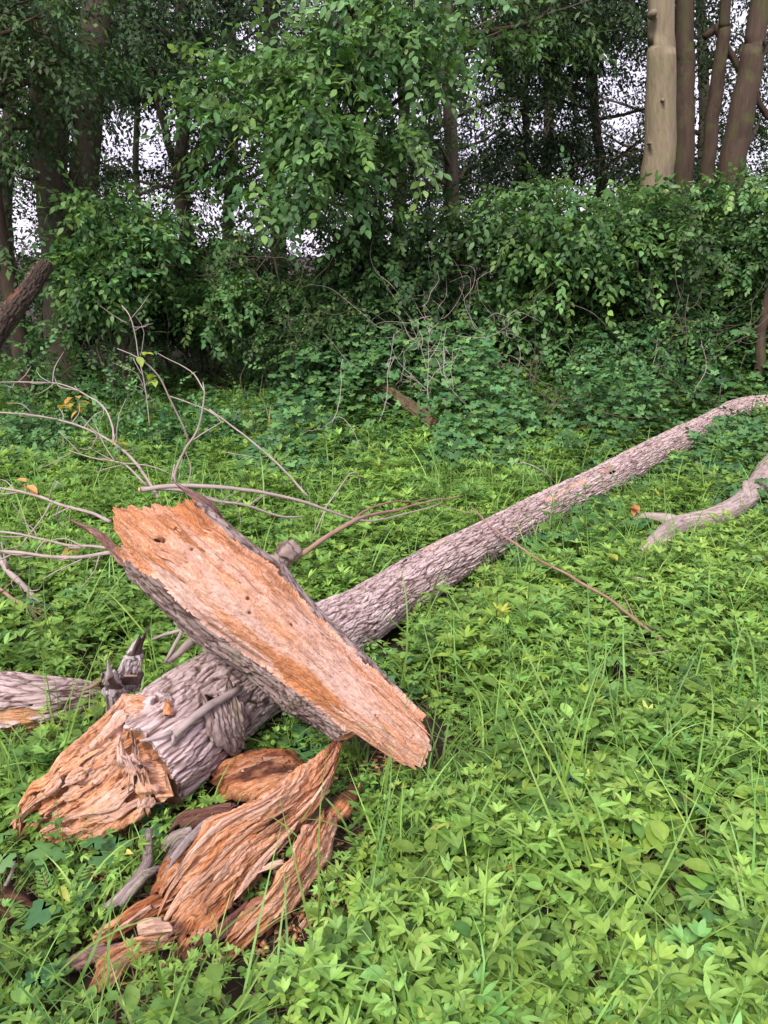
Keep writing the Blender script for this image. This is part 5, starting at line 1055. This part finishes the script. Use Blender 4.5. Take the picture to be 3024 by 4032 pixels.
def tree(name, label, trunk_uv, Y, rad, mat, ell, n, pal=CR_D, temps=None, seed=0, cat='tree', group='trees of the wood edge', thr=.48, m=14, lscale=1.0, base_v=None, second=None, limbs=26, hgt=8.5, knobs=()):
    pts = [D(u, v, Y) for u, v in trunk_uv]
    b = pts[-1].copy(); g = float(gz(b[0], b[1]))
    b[2] = g - .1; pts.append(b)
    top = pts[0] + nrm(pts[0] - pts[1]) * max(.1, hgt - pts[0][2]); pts = [top] + pts; pts = pts[::-1]
    rads = np.interp(np.linspace(0, 1, len(pts)), [0, .12, .5, 1], [rad * 1.35, rad * 1.02, rad * .9, rad * .55])
    root = empty(name, (b[0], b[1], g), label, cat, group)
    A = Acc(); A.tube(pts, rads, m, wig=.02, seed=seed, seg=70)
    if second:
        for (uv, r2) in second:
            p2 = [D(u, v, Y + .15) for u, v in uv]; p2 = [p2[0] + nrm(p2[0] - p2[1]) * 3] + p2; A.tube(p2[::-1], [r2 * 1.05] + [r2] * (len(p2) - 2) + [r2 * .6], m, wig=.02, seed=seed + 3, seg=50)
    V = np.vstack(A.V)
    A.out('trunk', mat, root)
    if rad > .15 or mat is M_RED:
        pass
    for (u, v, r) in knobs:
        B = Acc(); c = D(u, v, Y - rad * .9); B.tube([c + [0, .08, 0], c, c + [0, -.03, -.01]], [r * 1.2, r, r * .5], 12); B.out('knot', mat, root)
    if ell:
        P = crown_pts(ell, n, thr, .9, seed); 
        c0 = np.array([b[0], b[1]]); yaw = np.arctan2(-(P[:, 0] - c0[0]), P[:, 1] - c0[1]) + rng.normal(0, .9, len(P))
        o = scatter('crown', temps or T_spray, P, rng.uniform(.75, 1.25, len(P)) * lscale, pal, M_CROWN, yaw=yaw, orient=rng.normal(-.25, .45, len(P)), parent=root)
        # limbs reaching into the crown
        L = Acc(); Q = catmull(np.array(pts), 60)
        k = min(limbs, len(P)); sel = P[rng.choice(len(P), k, replace=False)]
        for i, e in enumerate(sel):
            zt = e[2] - .25 * np.hypot(e[0] - b[0], e[1] - b[1]) - .1; q = Q[np.argmin(np.abs(Q[:, 2] - max(zt, g + 1.0)))]
            mid = (q + e) / 2 + rng.normal(0, .12, 3); r0 = min(.018 + .012 * np.linalg.norm(e - q), rad * .4)
            L.tube([q, mid, e], [r0, r0 * .55, .006], 6, seg=12, wig=.012, seed=i)
            for w_ in range(3):
                st_ = (mid * (1 - w_ / 3) + e * w_ / 3); L.tube([st_, st_ + rng.normal(0, .25, 3)], [.007, .002], 4, seg=5, wig=.02, seed=w_)
        L.out('limbs', mat, root)
    return root
E = lambda u, v, Y, rx, ry, rz: (*D(u, v, Y), rx, ry, rz)
# big left tree: two trunks from one base
tree('broadleaf_tree', 'largest tree at the left, two brown trunks rising from one base behind the leaning log', [(50, -10), (46, 60), (50, 160), (58, 250), (62, 330)], 9.0, .19, M_TRUNK,
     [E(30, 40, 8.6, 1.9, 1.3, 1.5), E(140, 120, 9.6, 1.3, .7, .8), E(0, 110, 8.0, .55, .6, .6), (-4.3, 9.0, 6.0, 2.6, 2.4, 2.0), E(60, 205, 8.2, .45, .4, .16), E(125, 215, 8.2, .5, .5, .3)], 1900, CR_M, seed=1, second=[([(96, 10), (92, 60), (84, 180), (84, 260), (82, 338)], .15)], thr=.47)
tree('slim_tree', 'slim pale trunk at the far left edge in front of the twin-trunked tree', [(-30, 60), (-12, 160), (4, 260), (22, 355)], 7.8, .085, M_RED, [E(-40, 60, 7.6, 1.2, 1, 1.0), E(-10, 250, 7.4, .7, .5, .35)], 700, CR_M, seed=2, cat='tree')
tree('slim_tree', 'dark slim tree with an upright forked trunk right of the twin-trunked tree', [(182, -10), (184, 110), (180, 180), (186, 230), (195, 270)], 11.0, .10, M_TRUNK,
     [E(190, 30, 11, 2.2, 1.5, 1.5), E(150, 150, 11, 1.5, 1, 1.0), E(240, 180, 11, 1.3, 1, .8), (-3, 11, 6.8, 2.5, 2.2, 1.8)], 1900, CR_D, seed=3, second=[([(150, 60), (160, 110), (172, 155), (182, 185)], .05)], thr=.46)
tree('slim_tree', 'thin dark trunk between the left trees, bare below', [(142, -10), (138, 80), (136, 150), (140, 240), (146, 290)], 12.5, .05, M_TRUNK, [E(120, 20, 12.5, 1.6, 1.2, 1.2)], 700, CR_D, seed=4)
tree('broadleaf_tree', 'leafy tree hanging bright wind-blown foliage into the middle of the clearing', [(352, -20), (356, 120), (360, 240), (362, 300)], 8.6, .085, M_RED,
     [E(340, 60, 7.6, .75, .7, 1.0), E(330, 155, 7.3, .85, .6, .75), E(395, 30, 7.8, .9, .7, .6), E(270, 110, 7.9, .9, .6, .75), E(455, 30, 7.8, .5, .6, .55), E(370, 150, 7.4, .45, .5, .55)], 950, CR_B, T_spray_big, seed=5, thr=.46, lscale=.85)
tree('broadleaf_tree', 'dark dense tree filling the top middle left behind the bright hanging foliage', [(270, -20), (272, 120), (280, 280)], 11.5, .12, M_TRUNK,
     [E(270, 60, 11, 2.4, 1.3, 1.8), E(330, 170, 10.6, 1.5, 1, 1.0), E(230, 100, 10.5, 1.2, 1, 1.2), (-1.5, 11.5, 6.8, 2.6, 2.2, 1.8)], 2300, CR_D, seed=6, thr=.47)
tree('slim_tree', 'slim grey trunk right of the middle with forked limbs', [(446, -10), (448, 40), (449, 120), (452, 200)], 8.8, .075, M_TRUNK,
     [E(430, 130, 8.9, 1.0, .8, .7), E(500, 10, 9, 1.2, 1, .7), E(420, 0, 9, 1.3, 1, .8), E(480, 170, 8.8, 1.1, .7, .55), (1, 9.4, 6.0, 2.2, 2, 1.6)], 1400, CR_M, seed=7, thr=.48)
tree('slim_tree', 'very thin straight trunk with dark leaves right of the slim grey trunk', [(524, -10), (525, 80), (525, 190)], 11.0, .045, M_RED,
     [E(540, 40, 10.5, 1.7, 1.2, 1.5), E(540, 130, 10.5, 1.5, 1, .9), E(480, 150, 10.5, 1.2, 1, .6), (2.2, 11, 6.6, 2.4, 2.2, 1.8)], 2600, CR_D, seed=8, thr=.48)
tree('broadleaf_tree', 'dark leafy tree hanging in from the left of the pale trunk', [(596, -10), (594, 100), (600, 190)], 12.0, .07, M_TRUNK,
     [E(580, 10, 11.5, 1.8, 1.2, 1.3), E(640, 190, 11.5, 1.2, .9, .7), E(570, 150, 11, 1.4, 1, .6)], 2100, CR_D, seed=9, thr=.48, limbs=34)
tree('tall_tree', 'stout straight tree with pale lichened bark at the upper right', [(662, -20), (661, 60), (660, 140), (655, 200), (652, 300), (650, 360)], 8.6, .185, M_PALE, [(3.6, 9.2, 7.2, 2.6, 2.2, 1.2)], 500, CR_D, seed=10, m=26, limbs=10, hgt=9, knobs=[(654, 13, .035), (663, 100, .018), (651, 143, .014)])
tree('tall_tree', 'darker straight trunk standing right behind the pale lichened one', [(686, -20), (684, 80), (682, 160), (678, 300)], 9.5, .135, M_RED, [(4.5, 11, 7.5, 2.4, 2.2, 1.4)], 500, CR_D, seed=11, m=18, limbs=10, hgt=9)
tree('tall_tree', 'reddish trunk bending left, third from the right at the top', [(728, -20), (724, 30), (716, 90), (708, 165), (700, 300)], 9.8, .085, M_RED, [E(715, 60, 11.5, .8, .8, .9), (5.6, 11, 7, 2.0, 2, 1.4)], 500, CR_D, seed=12, limbs=12, second=[([(728, 50), (716, 30), (704, 36)], .04)], hgt=9)
tree('tall_tree', 'thick brown trunk leaning right at the top right corner', [(764, -20), (754, 50), (742, 110), (731, 175), (715, 320)], 9.2, .15, M_RED, [E(760, 20, 12, 1.0, 1, .7), E(750, 130, 12, 1.3, .8, .8), (6.3, 10.5, 7, 2.4, 2.2, 1.5)], 1100, CR_M, seed=13, m=20, limbs=16, hgt=9)
tree('slim_tree', 'reddish young trunk standing at the right edge behind the far end of the long log', [(770, 288), (764, 320), (760, 360), (756, 390)], 7.4, .05, M_RED, [], 0, seed=14, limbs=0, hgt=3.4)
# back row
bk = [(60, 15, 'behind the twin-trunked tree'), (230, 16, 'behind the dark slim forked tree'), (400, 15, 'behind the hanging bright foliage'), (545, 16.5, 'behind the very thin straight trunk'), (700, 15.5, 'behind the trunks at the upper right')]
for i, (u, Y, wh) in enumerate(bk):
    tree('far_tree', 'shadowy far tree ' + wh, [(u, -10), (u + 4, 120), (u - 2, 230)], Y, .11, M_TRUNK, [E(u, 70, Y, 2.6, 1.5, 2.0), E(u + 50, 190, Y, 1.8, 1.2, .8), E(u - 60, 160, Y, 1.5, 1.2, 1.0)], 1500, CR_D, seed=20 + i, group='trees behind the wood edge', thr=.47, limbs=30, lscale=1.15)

for i, (x, y, lb) in enumerate([(-7.2, 9.6, 'nearest tree out beyond the left edge'), (-8.6, 12.5, 'second tree out beyond the left edge'), (-6.6, 13.5, 'tree between the left edge and the far trees'), (8.6, 11.5, 'nearest tree out beyond the right edge')]):
    u0 = 384 + FPX * x / y
    tree('wood_tree', lb, [(u0, -10), (u0 + 4, 120), (u0 - 2, 230)], y, .13, M_TRUNK, [(x, y, 3.4, 2.2, 1.4, 1.3), (x - .8, y, 1.6, 1.6, 1.0, .7), (x, y, 5.8, 2.2, 2, 1.6)], 1300, CR_M, seed=40 + i, group='trees beside the view', thr=.45, limbs=20)
# ------------------------------------------------------------------ shrubs of the thicket
def shrub(label, ell, n, pal, temps, base_uv, Y, seed=0, thr=.485, name='shrub', stems=10, lscale=1.0, mat=M_TRUNK, group='shrubs of the thicket', low=.05, gaps=True):
    b = D(*base_uv, Y); g = float(gz(b[0], b[1])); root = empty(name, (b[0], b[1], g), label, 'shrub', group)
    P = crown_pts(ell, n, thr, 1.3, 50 + seed, low=low, gaps=gaps)
    yaw = np.arctan2(-(P[:, 0] - b[0]), P[:, 1] - b[1] - .8) + rng.normal(0, .9, len(P))
    scatter('foliage', temps, P, rng.uniform(.75, 1.25, len(P)) * lscale, pal, M_CROWN, yaw=yaw, orient=rng.normal(-.2, .5, len(P)), parent=root)
    A = Acc()
    for i in range(stems):
        e = P[rng.integers(len(P))]; s0 = np.array([b[0], b[1], g - .05]) + np.array([U_(-.3, .3), U_(-.2, .2), 0])
        A.tube([s0, (s0 + e) / 2 + np.array([U_(-.15, .15), U_(-.1, .1), .25]), e], [.018, .012, .004], 6, seg=16, wig=.05, seed=i)
    A.out('stems', mat, root); return root
HG = T_spray_s
shrub('broad hanging shrub forming the middle of the thicket above the mossy log end', [E(450, 270, 8.0, 1.3, .7, .75), E(420, 330, 8.2, 1.0, .6, .5)], 1900, CR_M, HG, (440, 380), 8.2, 1)
shrub('glossy broad-leaved shrub right of the middle, its top against the bright gap', [E(560, 255, 7.8, 1.1, .7, .75), E(530, 300, 7.9, .9, .6, .6), E(600, 235, 7.9, .8, .6, .40), E(525, 212, 8.3, .45, .4, .32), E(470, 225, 8.3, .35, .4, .3)], 2300, CR_B, T_spray_big, (560, 370), 8.1, 2, lscale=.72)
shrub('dark shrub wrapped round the foot of the pale lichened tree', [E(650, 290, 8.0, 1.0, .6, .9), E(690, 250, 7.9, .9, .6, .6)], 2100, CR_M, HG, (655, 380), 8.2, 3)
shrub('shrub with bright new leaves hiding the feet of the reddish trunks', [E(725, 215, 8.2, .8, .5, .35), E(765, 260, 8.1, .7, .6, .8), E(750, 200, 8.3, .55, .5, .3)], 1400, CR_B, HG, (745, 360), 8.3, 4)
shrub('low leafy shrub at the right edge beside the young reddish trunk', [E(745, 320, 8.3, .8, .5, .5), E(705, 345, 8.2, .7, .5, .4)], 1100, CR_B, HG, (740, 380), 8.3, 5)
shrub('pale fine-leaved shrub draped below the hanging tree foliage', [E(300, 250, 7.9, .9, .6, .6), E(270, 300, 8.0, .9, .6, .5), E(330, 300, 7.9, .9, .6, .5)], 2000, CR_B, HG, (300, 350), 8.1, 6, lscale=.9)
shrub('dark undergrowth shrub left of the middle under the slim forked tree', [E(190, 290, 9.2, 1.5, .8, .6), E(160, 250, 9.0, 1.2, .6, .4)], 1900, CR_M, HG, (190, 340), 9.2, 7)
shrub('young leafy bush growing in front of the twin trunks', [E(125, 225, 7.7, .5, .5, .4), E(118, 290, 7.6, .45, .4, .4), E(95, 262, 7.7, .4, .4, .25)], 950, CR_B, T_spray_big, (112, 350), 7.7, 8, lscale=.72, gaps=True)
shrub('low bush at the left edge behind the leaning log', [E(20, 300, 9.5, 1.6, .8, .6)], 1000, CR_M, HG, (20, 345), 9.5, 9)
shrub('viny mound of small leaves before the middle of the thicket', [E(370, 335, 7.6, .9, .5, .35), E(330, 345, 7.5, .8, .5, .3), E(400, 310, 7.7, .7, .5, .4)], 1500, CR_M, HG, (360, 375), 7.7, 10, lscale=.8)
shrub('leafy bush between the glossy shrub and the ivy bank at the right', [E(620, 345, 7.5, 1.0, .5, .4), E(560, 350, 7.6, .8, .5, .35)], 1500, CR_M, HG, (600, 385), 7.6, 11, lscale=.85)
# brambles and tall weeds where the clearing rises to the thicket
n_ = 6200; x = rng.uniform(-6, 6, n_); y = rng.uniform(4.9, 8.8, n_); H_ = (.12 + .85 * sstep(.38, .66, fbm(x * 1.1, y * 1.1, 0, 95, 3))) * sstep(4.8, 7.2, y + .15 * x)
k_ = ~blocked(x, y, .12) & (rng.random(n_) < sstep(4.7, 6.8, y + .15 * np.abs(x))) & (np.hypot(x - .12, (y - 6.6)) > .35); x, y, H_ = x[k_], y[k_], H_[k_]
P = np.stack([x, y, gz(x, y) + H_ * rng.random(len(x)) ** .5], -1)
tag(scatter('brambles', T_spray_s, P, rng.uniform(.45, 1.0, len(P)), [(.032, .08, .026), (.065, .155, .048), (.12, .26, .075), (.20, .38, .12)], M_CROWN, orient=rng.normal(.2, .6, len(P))), 'low leafy brambles rising from the clearing to the foot of the thicket', 'brambles', kind='stuff')
# far undergrowth closing the view to the open land behind
for i, (x0, x1, lb) in enumerate([(-16, 0, 'dark undergrowth closing the back of the wood at the left'), (0, 14, 'dark undergrowth closing the back of the wood at the right')]):
    n = 3200; x = rng.uniform(x0, x1, n); y = rng.uniform(10.5, 17, n); h = 1.75 + .45 * (fbm(x * .8, y * .8, 0, 400, 3) - .5) * 2; z = rng.random(n) ** .8 * h
    P = np.stack([x, y, z + gz(x, y)], -1)
    tag(scatter('undergrowth', T_spray, P, rng.uniform(.9, 1.6, n), CR_D, M_CROWN, orient=rng.normal(0, .5, n)), lb, 'undergrowth', kind='stuff')

# ------------------------------------------------------------------ dead stems, vines, dry grass
def vines(label, box, Y, n, mat, seed, rad=.005, curl=.18, name='vine_tangle'):
    g = np.random.default_rng(seed); A = Acc(); u0, v0, u1, v1 = box
    for i in range(n):
        a = D(g.uniform(u0, u1), g.uniform(v0, v1), Y + g.uniform(-.35, .35)); L = g.uniform(.3, 1.1); d = nrm(np.array([g.normal(0, 1), g.normal(0, .3), g.normal(-.1, 1.3)]))
        pts = [a]
        for k in range(5): d = nrm(d + g.normal(0, curl * 2.5, 3) * [1, .5, 1]); pts.append(pts[-1] + d * L / 5)
        A.tube(pts, np.linspace(rad, rad * .4, 6), 4, seg=18)
    c = D((u0 + u1) / 2, v1, Y); c[2] = float(gz(c[0], c[1]))
    return tag(A.out(name, mat, None, c), label, 'vine tangle', kind='stuff')
vines('tangle of thin brown dead vines in the middle of the thicket', (385, 290, 560, 385), 7.2, 60, M_TWIG, 1, .0028)
vines('tangle of pale dead vines under the glossy shrub', (400, 300, 520, 400), 6.9, 26, M_DEAD, 2, .0022)
vines('vine stems hanging beside the right shrubs', (640, 290, 768, 400), 7.0, 36, M_TRUNK, 3, .004)
vines('dead vines sprawled over the ivy bank', (470, 390, 600, 440), 6.2, 40, M_TRUNK, 4, .003)
vines('thin dead stems among the left undergrowth', (100, 260, 260, 350), 7.8, 40, M_TRUNK, 5, .005)
vines('fine twigs hanging with the bright tree foliage', (240, 190, 380, 330), 7.3, 30, M_TRUNK, 6, .0035)
def dsap(label, lines, Y, mat=M_DEAD, name='dead_sapling'):
    L = []
    for p, r in lines: L.append(([D(*z3(*q), Y + .04 * k) for k, q in enumerate(p)], r))
    b = L[0][0][0].copy()
    return branch_thing(name, L, mat, label, 'dead sapling', base=b, m=5, wig=.01)
dsap('whitish dead sapling with fine bare branches before the thicket', [([(200, 380), (195, 250), (190, 150), (185, 60), (200, -150)], [.008, .007, .006, .005, .002]), ([(190, 160), (120, 90), (60, 30), (20, -60)], [.005, .004, .003, .002]), ([(188, 120), (230, 70), (300, 20), (330, -40)], [.005, .004, .003, .002]), ([(187, 60), (160, -20), (120, -140)], [.004, .003, .002]), ([(190, 90), (280, 130), (380, 150), (430, 190)], [.004, .003, .003, .002]), ([(188, 30), (230, -40), (245, -110)], [.004, .003, .002])], 6.3)
dsap('curving pale dead stem right of the whitish sapling', [([(440, 470), (430, 340), (400, 270), (300, 160), (265, 90), (255, 0), (270, -120)], [.008, .008, .008, .007, .006, .005, .003]), ([(300, 160), (290, 60), (310, 0)], [.004, .003, .002])], 6.1)
dsap('pale dead stem left of the whitish sapling', [([(-20, 300), (0, 230), (15, 100), (25, 0), (40, -100)], [.006, .006, .005, .004, .002])], 6.5)
dsap('pale upright dead stem leaning right before the foot of the pale tree', [([(1125, 140), (1150, 60), (1170, 0), (1190, -110)], [.007, .006, .005, .003]), ([(1125, 135), (1080, 70), (1040, 10)], [.005, .004, .003])], 6.9)
dsap('thin curved stem standing on the ivy bank near the end of the long log', [([(1340, 160), (1380, 90), (1390, 30), (1370, -60)], [.005, .005, .004, .003])], 6.8)
dsap('straight pale stalk in the grass behind the peaked dry stalk', [([(-220, 300), (-200, 230), (-190, 120), (-180, 20)], [.005, .005, .004, .003])], 5.6, name='dead_stalk')
tg = [join([blade(U_(.25, .5), .004, U_(0, 6.3), U_(.3, 1.2), U_(.5, 2.0), 5, (U_(-.1, .1), U_(-.1, .1), 0)) for _ in range(26)]) for _ in range(3)]
GD = 'clumps of dead straw coloured grass'
for i, (u, v, s_, lb) in enumerate([(272, 430, 1.15, 'largest clump of dead straw grass before the thicket'), (258, 405, 1.0, 'dead straw grass clump just above left of the largest one'), (52, 440, .8, 'flattened dead grass clump at the left side of the clearing'), (372, 935, .45, 'small dead grass clump right of the wood pile'), (560, 425, .7, 'dead grass clump on the ivy bank at the right')]):
    c = W(u, v, .18 if v < 500 else .05); one_plant('dead_grass', tg[i % 3], c, s_ * (1.35 if v < 500 else 1), [(.28, .20, .10), (.45, .34, .2), (.55, .45, .3)], lb, 'dead grass', GD, U_(0, 6), .6)
# a sprig growing over the bark of the peeled log
one_plant('sprig', plant_ovate(.34, 9, .06, 5), W(255, 692, .0), 1.0, GREEN, 'leafy sprig growing up against the lower bark of the peeled log', 'plant', None, 1.0, .7)
